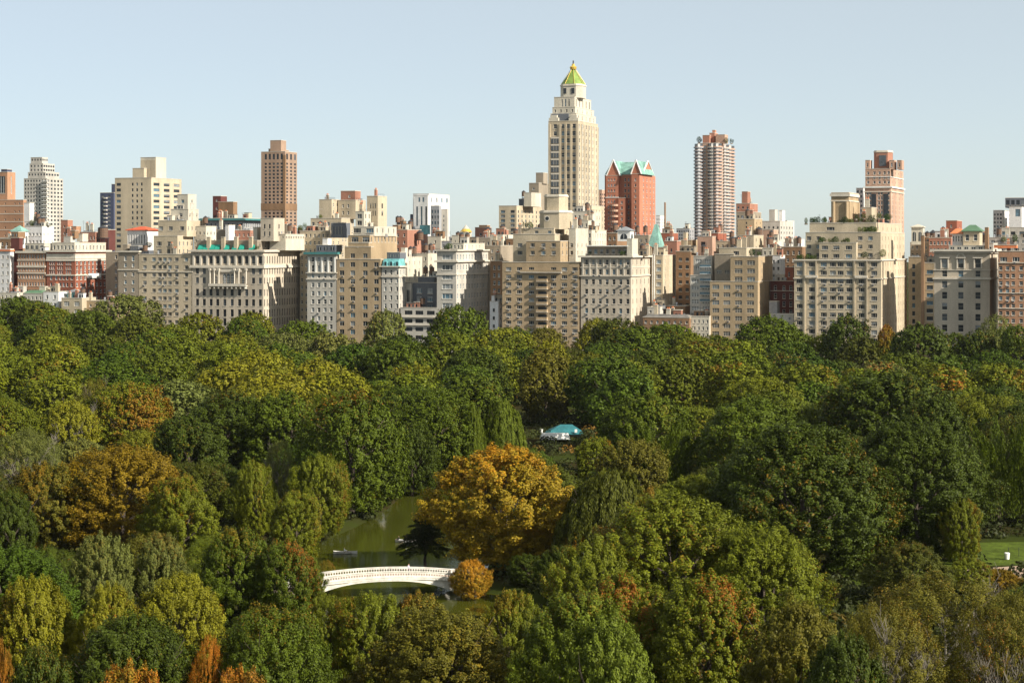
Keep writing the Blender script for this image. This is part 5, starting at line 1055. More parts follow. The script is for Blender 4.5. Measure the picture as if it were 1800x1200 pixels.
K(1755, 742, 170, 'g', 'feather', Y=385, label='feathery dark tree with upright plumes at the right edge', name='larch_tree'); K(1560, 655, 260, 'd', 'round', Y=470, label='broad dark tree behind the two giant oaks'); K(1640, 700, 160, 'd', 'round', Y=440)
K(1180, 872, 330, 'y', 'broad', Y=272, alpha=.22, label='huge yellow green maple in the lower right foreground', name='maple_tree'); K(1340, 925, 270, 'y', 'broad', Y=262, alpha=.12, label='wide yellow green maple in the foreground below the giant oak', name='maple_tree')
K(1040, 945, 150, 'y', 'oval', Y=262, alpha=.2, label='yellow tipped tree right of the dark water', name='maple_tree'); K(1140, 862, 70, 'O', 'oval', Y=285, label='narrow orange tipped tree in front of the dark willow')
K(1095, 1010, 190, 'y', 'round', Y=236, alpha=.15); K(1250, 1010, 220, 'y', 'round', Y=228, alpha=.15)
K(1650, 1010, 320, 'o', 'thin', Y=218, trunk='pale', label='grey twigged thinning tree in the lower right corner', name='elm_tree'); K(1560, 1060, 200, 'o', 'thin', Y=205, trunk='pale'); K(1770, 1045, 200, 'o', 'thin', Y=206, trunk='pale')
K(1600, 955, 150, 'W', 'round', H=11, label='low dark yew like bush tree under the giant oaks'); K(1400, 1060, 220, 'o', 'round', Y=200); K(1490, 1120, 190, 'd', 'round', Y=188)
K(1690, 870, 80, 'y', 'oval', Y=340, alpha=.3, label='slim yellowing tree at the edge of the lawn'); K(1700, 980, 90, 'y', 'round', H=7, alpha=.3); K(1755, 1000, 80, 'A', 'round', H=5)
K(1030, 1045, 240, 'w', 'round', Y=205, label='fresh green finely leaved tree in the bottom foreground right of the bridge', name='locust_tree'); K(1060, 1090, 200, 'w', 'round', Y=190); K(895, 1040, 130, 'y', 'oval', Y=236, alpha=.2)
K(780, 1075, 300, 'o', 'broad', Y=212, alpha=.16, label='large bronze speckled tree at bottom centre', name='oak_tree'); K(735, 1045, 150, 'o', 'round', Y=236, alpha=.2); K(650, 1043, 140, 'y', 'oval', Y=236); K(585, 1050, 110, 'y', 'oval', Y=238, alpha=.2)
K(543, 975, 62, 'w', 'round', H=9, label='small bright green tree hiding the left end of the bridge'); K(577, 984, 34, 'O', 'thin', Y=318, label='tiny rust leaved sapling by the left bridge end'); K(540, 1030, 70, 'y', 'oval', Y=290)
K(215, 785, 260, 'A', 'broad', Y=352, alpha=.12, label='large golden brown tree on the left side', name='maple_tree'); K(85, 815, 170, 'o', 'round', Y=350, alpha=.2, label='rusty brown tree left of the golden brown one'); K(320, 835, 140, 'y', 'round', Y=335, alpha=.1)
K(45, 755, 140, 'l', 'thin', Y=392, trunk='pale', label='greyish thinning tree near the left edge'); K(450, 810, 78, 'y', 'oval', Y=370, alpha=.1, label='tall narrow yellow green poplar left of the lake', name='poplar_tree'); K(20, 860, 120, 'd', 'round', Y=320)
K(225, 672, 170, 'y', 'broad', Y=500, alpha=.45, label='green tree with a flaming orange top, upper left', name='maple_tree'); K(165, 665, 70, 'o', 'thin', Y=505, trunk='bare'); K(400, 690, 180, 'd', 'broad', Y=468, label='big dark green tree between the orange topped one and the lake')
K(500, 690, 170, 'g', 'round', Y=462); K(330, 730, 130, 'd', 'round', Y=440); K(130, 705, 100, 'Y', 'round', Y=480, trunk='pale'); K(490, 775, 60, 'l', 'thin', Y=415, trunk='pale', label='nearly bare pale branched tree left of the lake')
K(180, 940, 120, 'l', 'round', Y=272, label='white tipped sage tree in the lower left', alpha=0); K(280, 940, 110, 'l', 'round', Y=275, alpha=.05); K(420, 930, 150, 'g', 'round', Y=285, alpha=.1); K(500, 950, 130, 'g', 'round', Y=282, alpha=.2)
K(60, 1015, 160, 'Y', 'round', Y=232, alpha=.25); K(190, 1030, 130, 'Y', 'round', Y=230, alpha=.15); K(310, 1012, 200, 'Y', 'broad', Y=236, alpha=.12, label='yellow maple with glossy leaves in the lower left foreground', name='maple_tree')
K(220, 1085, 260, 'd', 'broad', Y=204, label='dark green tree between the yellow maple and the orange ones at the bottom'); K(470, 1070, 240, 'g', 'broad', Y=206, alpha=.04, label='soft green linden at the bottom left of centre', name='linden_tree'); K(360, 1118, 74, 'R', 'thin', Y=205, label='small flame orange tree rising through the green, lower left')
K(230, 1168, 180, 'R', 'round', Y=178, label='flame orange tree cut by the bottom edge, left one', name='maple_tree'); K(420, 1175, 170, 'R', 'round', Y=176, alpha=.7, label='rust orange tree cut by the bottom edge, right one', name='maple_tree'); K(8, 1130, 50, 'R', 'oval', Y=200, label='orange tree at the very left edge low in the photo'); K(70, 1140, 170, 'd', 'round', Y=185)
K(225, 519, 118, 'l', 'round', Y=860, label='pale sage tree standing in front of the narrow grey brown house'); K(682, 546, 80, 'l', 'round', Y=815, label='grey green tree under the turquoise mansard house'); K(802, 538, 112, 'g', 'round', Y=770, label='tall green tree in front of the pale corner house')
K(1047, 561, 76, 'Y', 'round', Y=800, label='golden topped tree under the limestone block'); K(1345, 556, 150, 'g', 'broad', Y=735, label='dark round tree covering the foot of the tan block with wide windows'); K(1485, 556, 100, 'd', 'round', Y=725, label='dark round tree in front of the terraced sand block')
K(1620, 570, 130, 'd', 'round', Y=700, label='dark round tree below the brown block with the slim shaft'); K(1745, 553, 90, 'l', 'thin', Y=720, label='thin grey green tree below the gap right of the three bay palazzo'); K(1555, 572, 50, 'A', 'round', Y=722, label='small orange tree below the right corner of the terraced block')
K(835, 612, 125, 'd', 'broad', Y=620, label='dark domed tree in the middle distance'); K(960, 616, 120, 'o', 'round', Y=600, alpha=.04, label='brown orange tinged tree right of the dark domed one'); K(700, 600, 130, 'g', 'round', Y=650)
K(450, 615, 150, 'Y', 'broad', Y=610, alpha=.05, label='bright yellow green wide tree below the palazzo, left one'); K(560, 632, 150, 'Y', 'broad', Y=590, alpha=.05, label='bright yellow green wide tree below the palazzo, right one'); K(965, 596, 90, 'Y', 'round', Y=660, alpha=0)
K(1090, 628, 150, 'y', 'broad', Y=600); K(1120, 575, 140, 'g', 'round', Y=740); K(1230, 600, 160, 'y', 'round', Y=680, alpha=.2); K(1150, 738, 150, 'g', 'feather', Y=430, label='fan shaped fresh green tree below the dark hollow'); K(1115, 772, 130, 'o', 'round', Y=400, alpha=.1); K(1048, 768, 100, 'y', 'round', Y=455, alpha=.15); K(1320, 700, 220, 'g', 'broad', Y=430)
K(1650, 640, 180, 'y', 'broad', Y=560, alpha=.12); K(1750, 640, 150, 'y', 'broad', Y=560, alpha=.2); K(1545, 635, 130, 'l', 'round', Y=600, alpha=.1); K(1420, 640, 150, 'y', 'round', Y=580)
K(828, 984, 76, 'G', 'broad', Y=312, label='low golden bough tree draping over the right end of the bridge'); K(915, 925, 110, 'G', 'round', Y=330, alpha=.2, label='small golden tree low on the right side of the big orange one')
K(930, 975, 90, 'd', 'round', Y=318, label='dark tree filling in the shadow under the golden orange one'); K(985, 960, 90, 'd', 'round', Y=306, label='dark small tree filling in the shadow between the dark water and the maple')  # dark trees added in place of the shadow on this bank
for px, yt, w_, Y_, c_ in ((1398, 580, 84, 742, 'g'), (1448, 588, 80, 738, 'y'), (1536, 600, 76, 735, 'g'), (1580, 592, 84, 722, 'y'), (1672, 586, 96, 716, 'g'), (1715, 582, 84, 710, 'd'), (1795, 572, 100, 700, 'g'), (1215, 584, 96, 745, 'y'), (1262, 592, 80, 742, 'g'), (1165, 572, 90, 760, 'g'), (905, 577, 90, 790, 'g'), (955, 576, 90, 785, 'o'), (30, 522, 110, 905, 'g'), (95, 540, 100, 895, 'y'), (150, 545, 90, 885, 'g')):
    K(px, yt, w_, c_, RND.choice(['round', 'broad']), Y=Y_)
# --- the rest of the wood: rows filled between them
CELL = [(560, "ggyggggdgdgl"), (610, "ygylgydgygdg"), (660, "ygYYygygydyg"), (700, "gylYggogygyy"), (740, "gygYdgdgggdd"), (780, "lydggggddddg"), (840, "oydggyddddgd"), (900, "ooggggdddgdd"),
        (960, "goygyOdddydg"), (1020, "dyygyyyyyydo"), (1080, "yyygygyyyooo"), (1140, "dddgooggggdo"), (1200, "oAAgooggggoo")]
def cell(px, py):
    k = min(CELL, key=lambda c: abs(c[0]-py)); return k[1][max(0, min(11, int(px/150)))]
SKYL = [(-100, 512), (0, 514), (60, 524), (110, 538), (200, 540), (270, 545), (300, 546), (450, 552), (600, 564), (650, 562), (750, 568), (860, 574), (980, 572), (1010, 566), (1100, 566), (1200, 570), (1240, 588), (1300, 575), (1420, 582), (1540, 598), (1600, 580), (1660, 590), (1750, 575), (1800, 572), (1950, 572)]
def skyl(px):
    for a, b in zip(SKYL, SKYL[1:]):
        if a[0] <= px <= b[0]: return a[1] + (b[1]-a[1])*(px-a[0])/(b[0]-a[0])
    return 572
PROT = [(572, 715, 896, 1040, 400), (566, 812, 990, 1040, 330), (590, 830, 1015, 1043, 300), (955, 1012, 742, 768, 560), (1744, 1830, 952, 990, 350), (1470, 1520, 990, 1030, 300)]
for T in TREES:      # keep the far ones below the seen line of the tree tops only where they were not read by eye
    T['keep'] = True
Y = 172.0; row = 0; NF = 0
while Y < 905:
    step = 15.5 + (Y-170)*.0105; half = Y*.285 + 14; x = -half + RND.uniform(0, step)
    while x < half:
        xx, yy = x + RND.uniform(-3.2, 3.2), Y + RND.uniform(-6, 6)*(1 + Y/600); x += step * RND.uniform(.85, 1.2)
        Yf = Y0 - (xx)*ST/CT
        if yy > Yf - 30: continue
        if dlake(xx, yy) < 3 if (-80 < xx < 50 and 250 < yy < 500) else False: continue
        h = RND.uniform(14.5, 21.5); r = RND.uniform(.85, 1.2)*step*.66; px = px_of(xx, yy); g = ground_z(xx, yy)
        hs = CAMH - g - (skyl(px) - 5 - HOR - RND.uniform(-7, 4))*yy/FPX
        if yy > Yf - 95: h = min(27, max(h, hs - RND.uniform(0, 2)))
        h = min(h, hs)
        if h < 8: continue
        bad = False
        for T in TREES:
            if math.hypot(T['x']-xx, (T['y']-yy)*.8) < (T['r']+r)*(.62 if T['key'] else .55): bad = True; break
            if T['key'] and yy < T['y'] and abs(px-T['px']) < (T['r']/T['y'] + r/yy)*FPX*.75 and T['y'] < 560:    # do not hide a tree read from the photo
                if py_of(g+h, yy) < py_of(T['z']+T['h']*.45, T['y']) - 4: h2 = CAMH - g - (py_of(T['z']+T['h']*.38, T['y'])-HOR)*yy/FPX; h = min(h, h2)
        if bad or h < 7: continue
        top = py_of(g+h, yy); rp = r/yy*FPX; bot = py_of(g, yy)
        for a, b, c, d, yl in PROT:
            if yy < yl and px+rp > a and px-rp < b and top < d and bot > c: bad = True; break
        if 84 < xx < 135 and 332 < yy < 370: bad = True
        tq = max(0, min(34, (xx-15)*.83 - (yy-560)*.56))
        if math.hypot(xx-15-.83*tq, yy-560+.56*tq) < 10 + r*.6: bad = True
        if bad: continue
        c = cell(px, top + 18); c = c if RND.random() < .78 else RND.choice('dgygy')
        kd = RND.choice(['round', 'round', 'oval', 'broad', 'broad', 'thin'] if yy < 500 else ['round', 'round', 'broad', 'oval'])
        TREES.append(dict(x=xx, y=yy, z=g, h=h, r=min(r, h*.62), col=c, kind=kd, label=None, name=None, trunk=None, alpha=None, key=False, px=px, py=top + 12)); NF += 1
    Y += 15 + (Y-170)*.047
print('TREES', len(TREES), 'filled', NF)
# --- words for where each tree stands
def anchor(T):
    px, py = T['px'], T['py']; x = lambda a, b: a <= px < b
    if py < 612:
        for a, b, ph in LAND:
            if a <= px < b: return 'in the back below ' + ph
        return 'in the back below the orange brick block'
    if py < 665:
        for a, b, ph in ((0, 210, 'well below the red brick block'), (210, 345, 'well below the beige stepped tower'), (345, 545, 'well below the palazzo with teal awnings'), (545, 715, 'well below the tan gabled block'), (715, 865, 'well below the pale corner house'), (865, 1020, 'well below the big balconied block'), (1020, 1200, 'well below the limestone block'), (1200, 1380, 'well below the tan block with wide windows'), (1380, 1600, 'well below the terraced sand block'), (1600, 2000, 'well below the pale three bay palazzo')):
            if px < b: return ph
    if py < 745:
        for b, ph in ((150, 'by the left edge beside the orange topped tree'), (320, 'around the orange topped tree upper left'), (540, 'behind the big dark tree left of the lake'), (720, 'behind the tall green lake shore tree'), (930, 'behind the weeping willow'), (1080, 'behind the teal boathouse roof'), (1240, 'behind the fan shaped green tree'), (1480, 'behind the giant dark oak'), (1700, 'behind the right giant oak'), (2000, 'behind the feathery plumed tree')):
            if px < b: return ph
    if py < 900:
        for b, ph in ((110, 'by the left edge, left of the golden brown tree'), (350, 'around the golden brown tree on the left'), (560, 'between the golden brown tree and the lake'), (740, 'on the left shore of the lake'), (960, 'behind the golden orange tree'), (1110, 'in front of the teal boathouse roof'), (1260, 'left of the giant dark oak'), (1520, 'beneath the giant dark oak'), (1700, 'beneath the right giant oak'), (2000, 'below the feathery plumed tree')):
            if px < b: return ph
    if py < 1050:
        for b, ph in ((150, 'at the left edge above the yellow maples'), (350, 'above the yellow foreground maple on the left'), (560, 'left of the white bridge'), (830, 'by the white bridge'), (1000, 'right of the white bridge'), (1200, 'within the huge yellow green maples'), (1450, 'right of the huge yellow green maple'), (1700, 'below the giant oaks'), (2000, 'by the lawn at the right edge')):
            if px < b: return ph
    for b, ph in ((150, 'in the bottom left corner'), (450, 'by the flame orange trees at the bottom'), (620, 'at the bottom beneath the bridge\'s left end'), (900, 'around the bronze tree at bottom centre'), (1150, 'by the fresh green tree at the bottom'), (1450, 'at the bottom under the yellow green maples'), (1600, 'left of the grey twigged tree at the bottom'), (2000, 'in the bottom right corner')):
        if px < b: return ph
FORM = {'round': 'rounded', 'oval': 'upright', 'broad': 'spreading', 'thin': 'thin crowned', 'willow': 'weeping', 'conifer': 'layered', 'feather': 'feathery'}
for T in TREES:
    if not T['label']: T['label'] = '%s %s tree %s' % (PAL[T['col']][2], FORM[T['kind']], anchor(T)); T['auto'] = True
from collections import defaultdict
G = defaultdict(list)
for T in TREES: G[T['label']].append(T)
ORD = ['leftmost', 'second', 'third', 'fourth', 'fifth', 'sixth', 'seventh', 'eighth', 'ninth', 'tenth', 'eleventh', 'twelfth']
for k, v in G.items():
    if len(v) > 1:
        v.sort(key=lambda t: t['px'])
        for i, t in enumerate(v):
            t['label'] = ('leftmost ' if i == 0 else 'rightmost ' if i == len(v)-1 else ORD[i] + ' from left ') + k
for i, T in enumerate(TREES):
    o = empty(T['name'] or {'willow': 'willow_tree', 'conifer': 'conifer_tree'}.get(T['kind'], 'broadleaf_tree'), (T['x'], T['y'], T['z']), RND.uniform(0, 6.28)); tag(o, T['label'], 'tree', 'trees of the park wood')
    tier = 'n' if T['y'] < 300 or (T['key'] and T['y'] < 400) else 'm' if T['y'] < 520 else 'f'; lst = CR.get(T['kind']) or CR[tier+T['kind']]; me = RND.choice(lst); me = lst[1] if T['col'] == 'G' and len(lst) > 1 else me
    c = bpy.data.objects.new('crown', me); COL.objects.link(c); c.parent = o; c.scale = (T['r']*RND.uniform(.95, 1.05), T['r']*RND.uniform(.9, 1.1), T['h']/2); c.rotation_euler = (RND.uniform(-.05, .05), RND.uniform(-.05, .05), 0); base, al, _ = PAL[T['col']]
    f = RND.uniform(.86, 1.14) if not T['key'] else 1; w = RND.uniform(-.012, .014) if not T['key'] else 0
    al = T['alpha'] if T['alpha'] is not None else al*RND.uniform(.3, 1.3); c.color = (max(.01, base[0]*f+w), base[1]*f, base[2]*f, al)
    if T['col'] == 'G': c.material_slots[0].link = 'OBJECT'; c.material_slots[0].material = M_GOLDLEAF
    t = bpy.data.objects.new('trunk', {'pale': TR_PALE, 'bare': TR_BARE}.get(T['trunk'], TRUNKS[i % 4])); COL.objects.link(t); t.parent = o
    s = min(T['r'], T['h']*.5); t.scale = (s, s, T['h']/2)
# --- undergrowth: a low continuous mass of shrubs that closes the gaps between the trunks
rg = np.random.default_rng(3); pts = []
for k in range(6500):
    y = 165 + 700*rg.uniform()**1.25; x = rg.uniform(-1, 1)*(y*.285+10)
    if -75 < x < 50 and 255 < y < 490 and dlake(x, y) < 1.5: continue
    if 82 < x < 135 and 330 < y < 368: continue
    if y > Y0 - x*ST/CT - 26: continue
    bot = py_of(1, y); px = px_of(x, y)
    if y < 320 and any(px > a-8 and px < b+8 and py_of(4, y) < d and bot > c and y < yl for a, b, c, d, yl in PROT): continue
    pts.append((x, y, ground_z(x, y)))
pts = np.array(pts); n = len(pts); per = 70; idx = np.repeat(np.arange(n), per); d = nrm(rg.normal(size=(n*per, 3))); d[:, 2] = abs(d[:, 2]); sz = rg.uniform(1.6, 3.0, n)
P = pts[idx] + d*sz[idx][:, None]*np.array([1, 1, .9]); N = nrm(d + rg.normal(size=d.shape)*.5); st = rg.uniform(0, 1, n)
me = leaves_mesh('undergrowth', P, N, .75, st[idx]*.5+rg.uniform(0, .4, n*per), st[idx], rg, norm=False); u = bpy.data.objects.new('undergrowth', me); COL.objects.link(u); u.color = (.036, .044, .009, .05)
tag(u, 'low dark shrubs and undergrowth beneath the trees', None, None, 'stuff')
# ================================================================= THE BRIDGE
def g2w(px, py, z=0):
    Y = (CAMH-z)*FPX/(py-HOR); return ((px-900)/FPX*Y, Y)
M_BR = mat('bridge_paint', (.66, .63, .56), .65, var=.2, scale=.6); M_DECK = mat('deck_boards', (.33, .24, .19), .8)
A = Vector((*g2w(533, 1057), 0)); B_ = Vector((*g2w(806, 1044), 0)); L = (B_-A).length; dirv = (B_-A).normalized(); rzb = math.atan2(dirv.y, dirv.x)
br = empty('footbridge', A, rzb); tag(br, 'long low white cast iron footbridge arching over the green lake', 'bridge')
WID = 4.4
def zb(s): t = abs(2*s/L-1); return .05 + 2.65*(1-t**2.5)              # underside of the arch
def zd(s): t = (2*s/L-1); return 3.2 - .85*abs(t)**2.0               # deck
NS = 62
for side, yy in (('near', 0), ('far', WID)):
    q = MB(); y0, y1 = yy-.18, yy+.18
    for i in range(NS):
        s0, s1 = L*i/NS, L*(i+1)/NS; a0, a1, d0, d1 = zb(s0), zb(s1), zd(s0)-.05, zd(s1)-.05
        q.face([(s0, y0, a0), (s1, y0, a1), (s1, y0, d1), (s0, y0, d0)], M_BR); q.face([(s1, y1, a1), (s0, y1, a0), (s0, y1, d0), (s1, y1, d1)], M_BR)
        q.face([(s0, y1, a0), (s1, y1, a1), (s1, y0, a1), (s0, y0, a0)], M_BR); q.face([(s0, y0, d0), (s1, y0, d1), (s1, y1, d1), (s0, y1, d0)], M_BR)
    for i in range(NS):   # arch rim and cornice
        s0, s1 = L*i/NS, L*(i+1)/NS
        for f, h, pr in ((zb, .32, .14), (zd, .22, .2)):
            o_ = 0 if f is zb else -.26; za, zc = f(s0)+o_, f(s1)+o_; yf = yy-.18-pr if side == 'near' else yy+.18+pr; yi = yy-.181 if side == 'near' else yy+.181
            q.face([(s0, yf, za), (s1, yf, zc), (s1, yf, zc+h), (s0, yf, za+h)], M_BR); q.face([(s0, yf, za+h), (s1, yf, zc+h), (s1, yi, zc+h), (s0, yi, za+h)], M_BR); q.face([(s0, yi, za), (s1, yi, zc), (s1, yf, zc), (s0, yf, za)], M_BR)
    q.build('arch_girder', br)
q = MB()
for i in range(NS):
    s0, s1 = L*i/NS, L*(i+1)/NS; q.face([(s0, .18, zd(s0)), (s1, .18, zd(s1)), (s1, WID-.18, zd(s1)), (s0, WID-.18, zd(s0))], M_DECK)
    q.face([(s1, .18, zd(s1)-.3), (s0, .18, zd(s0)-.3), (s0, WID-.18, zd(s0)-.3), (s1, WID-.18, zd(s1)-.3)], M_DECK)
q.build('deck', br)
for yy in (0, WID):     # balustrades: pierced panels between posts, moulded rails
    q = MB(); NP = int(L/.42); w = L/NP; H = .95
    for i in range(NP):
        s0, s1 = i*w, (i+1)*w; z0, z1 = zd(s0), zd(s1); zm = (z0+z1)/2; c = (s0+s1)/2; hw, hz, mid = .135, .17, .54
        for y in (yy-.05, yy+.05):
            P4 = [(s0, y, z0), (s1, y, z1), (s1, y, z1+H), (s0, y, z0+H)]; h4 = [(c-hw, y, zm+mid-hz), (c+hw, y, zm+mid-hz), (c+hw, y, zm+mid+hz), (c-hw, y, zm+mid+hz)]
            for k in range(4):
                j = (k+1) % 4; q.face([P4[k], P4[j], h4[j], h4[k]], M_BR)
        h0 = [(c-hw, zm+mid-hz), (c+hw, zm+mid-hz), (c+hw, zm+mid+hz), (c-hw, zm+mid+hz)]
        for k in range(4):
            j = (k+1) % 4; q.face([(h0[k][0], yy-.05, h0[k][1]), (h0[j][0], yy-.05, h0[j][1]), (h0[j][0], yy+.05, h0[j][1]), (h0[k][0], yy+.05, h0[k][1])], M_BR)
        for a, h, pr in ((H, .12, .13), (.12, .1, .09)):
            q.face([(s0, yy-pr, z0+a), (s1, yy-pr, z1+a), (s1, yy-pr, z1+a+h), (s0, yy-pr, z0+a+h)], M_BR); q.face([(s1, yy+pr, z1+a), (s0, yy+pr, z0+a), (s0, yy+pr, z0+a+h), (s1, yy+pr, z1+a+h)], M_BR)
            q.face([(s0, yy-pr, z0+a+h), (s1, yy-pr, z1+a+h), (s1, yy+pr, z1+a+h), (s0, yy+pr, z0+a+h)], M_BR)
    q.build('balustrade', br)
for s in (0, L):
    for yy in (0, WID):
        q = MB(); q.box(s-.35, s+.35, yy-.35, yy+.35, -1.5, zd(s)+.95, M_BR); q.box(s-.42, s+.42, yy-.42, yy+.42, zd(s)+.953, zd(s)+1.06, M_BR); q.build('pier', br)
        if s > 0: continue
        q = MB(); z = zd(s)+1.553; q.cyl(s, yy, .18, z, z+.25, M_BR, 12, .12); q.cyl(s, yy, .14, z+.25, z+.7, M_BR, 12, .48); q.cyl(s, yy, .5, z+.7, z+.8, M_BR, 12); q.build('urn', br)
for s0, s1 in ((-6, -.56), (L+.56, L+3)):
    q = MB(); q.box(s0, s1, -.3, WID+.3, -1.5, zd(0)-.1, wall('taupe')); q.build('abutment', br)
    for yy in (0, WID): q = MB(); q.box(s0, s1, yy-.12, yy+.12, zd(0)-.097, zd(0)+1.1, M_BR if s0 < 0 else wall('taupe')); q.build('approach_wall', br)
# ================================================================= PEOPLE
M_SKIN = mat('skin', (.50, .30, .21), .6); M_HAIR = mat('dark_hair', (.03, .02, .015), .7)
def cloth(n, c): return mat('cloth_'+n, c, .85)
def person(loc, rz, label, pose, top, legs):
    """one skinned body grown over a skeleton; clothing by body region"""
    V = []; Rr = []; E = []
    def a(p, r, par=None):
        V.append(p); Rr.append(r)
        if par is not None: E.append((par, len(V)-1))
        return len(V)-1
    if pose == 'stand':
        pel = a((0, 0, .95), .15); hips = [(s*.1, 0, .9) for s in (-1, 1)]; kn = [(s*.11, -.03+.06*s, .5) for s in (-1, 1)]; an = [(s*.12, .05*s, .08) for s in (-1, 1)]; zt = 0
    else:
        pel = a((0, 0, .12), .15); kn = [(s*.14, -.42, .30) for s in (-1, 1)]; an = [(s*.13, -.72, .02) for s in (-1, 1)]; zt = -.83
    ch = a((0, .02, 1.25+zt), .16, pel); nb = a((0, .02, 1.45+zt), .11, ch); nk = a((0, 0, 1.53+zt), .055, nb); h0 = a((0, -.02, 1.62+zt), .085, nk); h1 = a((0, -.015, 1.72+zt), .085, h0)
    a((0, -.11, 1.63+zt), .02, h0)                                       # nose
    for s in (-1, 1): a((s*.095, -.01, 1.64+zt), .018, h0)                 # ears
    for i, s in enumerate((-1, 1)):
        k = a(kn[i], .075, pel); q_ = a(an[i], .045, k); a((an[i][0], an[i][1]-.15, an[i][2]-.03), .035, q_)
        sh = a((s*.19, .02, 1.42+zt), .065, nb)
        if pose == 'stand': el = (s*.26, .02, 1.14); wr = (s*.27, -.08, .90); f = Vector((0, -.1, -.99))
        else: el = (s*.30, -.18, 1.17+zt); wr = (s*.22, -.46, 1.14+zt); f = Vector((-.1*s, -.98, -.05))
        e = a(el, .05, sh); w = a(wr, .032, e); pm = a(tuple(Vector(wr)+f*.07), .034, w)
        for j in range(4):
            b0 = Vector(wr)+f*.10+Vector(((j-1.5)*.02, 0, 0 if pose == 'stand' else 0)); ln = (.06, .075, .07, .055)[j]; p1 = a(tuple(b0), .010, pm); p2 = a(tuple(b0+f*ln*.55), .009, p1); a(tuple(b0+f*ln*.9+Vector((0, .02, -.02))), .008, p2)
        t1 = a(tuple(Vector(wr)+f*.04+Vector((-s*.035, -.01, 0))), .011, w); a(tuple(Vector(wr)+f*.09+Vector((-s*.05, -.015, 0))), .009, t1)
    me = bpy.data.meshes.new('body'); me.from_pydata(V, E, []); ob = bpy.data.objects.new('body', me); COL.objects.link(ob)
    sk = ob.modifiers.new('skin', 'SKIN'); ob.modifiers.new('sub', 'SUBSURF').levels = 1
    for i, sv in enumerate(me.skin_vertices[0].data): sv.radius = (Rr[i], Rr[i]*(.75 if i in (pel, ch, nb) else 1)); sv.use_root = (i == pel)
    dg = bpy.context.evaluated_depsgraph_get(); dg.update(); nm = bpy.data.meshes.new_from_object(ob.evaluated_get(dg)); bpy.data.objects.remove(ob)
    nm.materials.clear()
    for m in (M_SKIN, cloth(*top), cloth(*legs), M_HAIR): nm.materials.append(m)
    for p in nm.polygons:
        c = p.center; r = abs(c.x); z = c.z - zt
        p.material_index = 0 if z > 1.50 and c.y < 9 else (2 if z < (.98 if pose == 'stand' else 1.02) and (pose == 'stand' or c.y < .3) and r < .24 else (0 if (pose == 'stand' and z < 1.0) or (pose != 'stand' and c.y < -.40) else 1))
        if z > 1.52 and (z > 1.70 or c.y > .02): p.material_index = 3
        p.use_smooth = True
    o = bpy.data.objects.new('person', nm); COL.objects.link(o); o.location = loc; o.rotation_euler = (0, 0, rz); tag(o, label, 'person'); return o
s = L*.70; pb = A + dirv*s + Vector((-dirv.y, dirv.x, 0))*(WID*.72); person((pb.x, pb.y, zd(s)+.01), R(60), 'person in a pale top standing on the white bridge', 'stand', ('pale_lilac', (.55, .52, .60)), ('dark_blue', (.03, .04, .08)))
# ================================================================= ROWING BOATS
def boat(px, py, rz, label, hullc):
    x, y = g2w(px, py); o = empty('rowing_boat', (x, y, 0), rz); tag(o, label, 'boat', 'rowing boats on the lake')
    m = mat('hull_'+label[:8].strip().replace(' ', '_'), hullc, .5); b = MB(); Ln, W_ = 4.4, 1.3; N = 12; st = []
    for i in range(N+1):
        t = i/N; w = W_/2*math.sin(math.pi*min(1, t*.94+.16)**.9) if t < 1 else 0; w = max(w, .03); zt = .42+.16*(2*t-1)**2; x_ = (t-.45)*Ln
        st.append([(x_, -w, zt), (x_, -w*.75, .08), (x_, 0, -.08), (x_, w*.75, .08), (x_, w, zt)])
    for p, q in zip(st, st[1:]):
        for j in range(4): b.face([p[j], p[j+1], q[j+1], q[j]], m); b.face([(v[0], v[1]*.93, v[2]+.03) for v in (p[j], q[j], q[j+1], p[j+1])], m)
        for j in (0, 4): s_ = 1 if j else -1; b.face([p[j], q[j], (q[j][0], q[j][1]*.93, q[j][2]+.03), (p[j][0], p[j][1]*.93, p[j][2]+.03)], M_WOOD)
    b.face(st[0], m); b.build('hull', o)
    for x_ in (-1.3, 0, 1.2): q = MB(); q.box(x_-.13, x_+.13, -.5, .5, .26, .30, M_WOOD); q.build('thwart', o)
    for s_ in (-1, 1): q = MB(); q.tube([(.3, s_*.3, .62), (.2, s_*.65, .50), (-.5, s_*2.1, .06)], .025, M_WOOD, 5); q.box(-.75, -.45, s_*2.1-.07, s_*2.1+.07, .03, .06, M_WOOD); q.build('oar', o)
    return o, x, y
o, x, y = boat(605, 973, R(8), 'white rowing boat with one rower on the open lake left', (.62, .60, .55)); person((x+.05, y, .33), R(98), 'person in a white shirt rowing the left boat', 'sit', ('white', (.8, .8, .8)), ('grey', (.2, .2, .2)))
o, x, y = boat(713, 953, R(-12), 'grey white rowing boat beside the dark conifer', (.55, .55, .55)); person((x+.05, y, .33), R(78), 'person in a white shirt rowing the boat by the conifer', 'sit', ('white', (.8, .8, .8)), ('black', (.02, .02, .02)))
person((x-1.3, y+.28, .33), R(-102), 'person in dark clothes seated in the stern of the boat by the conifer', 'sit', ('black', (.02, .02, .02)), ('black', (.02, .02, .02)))
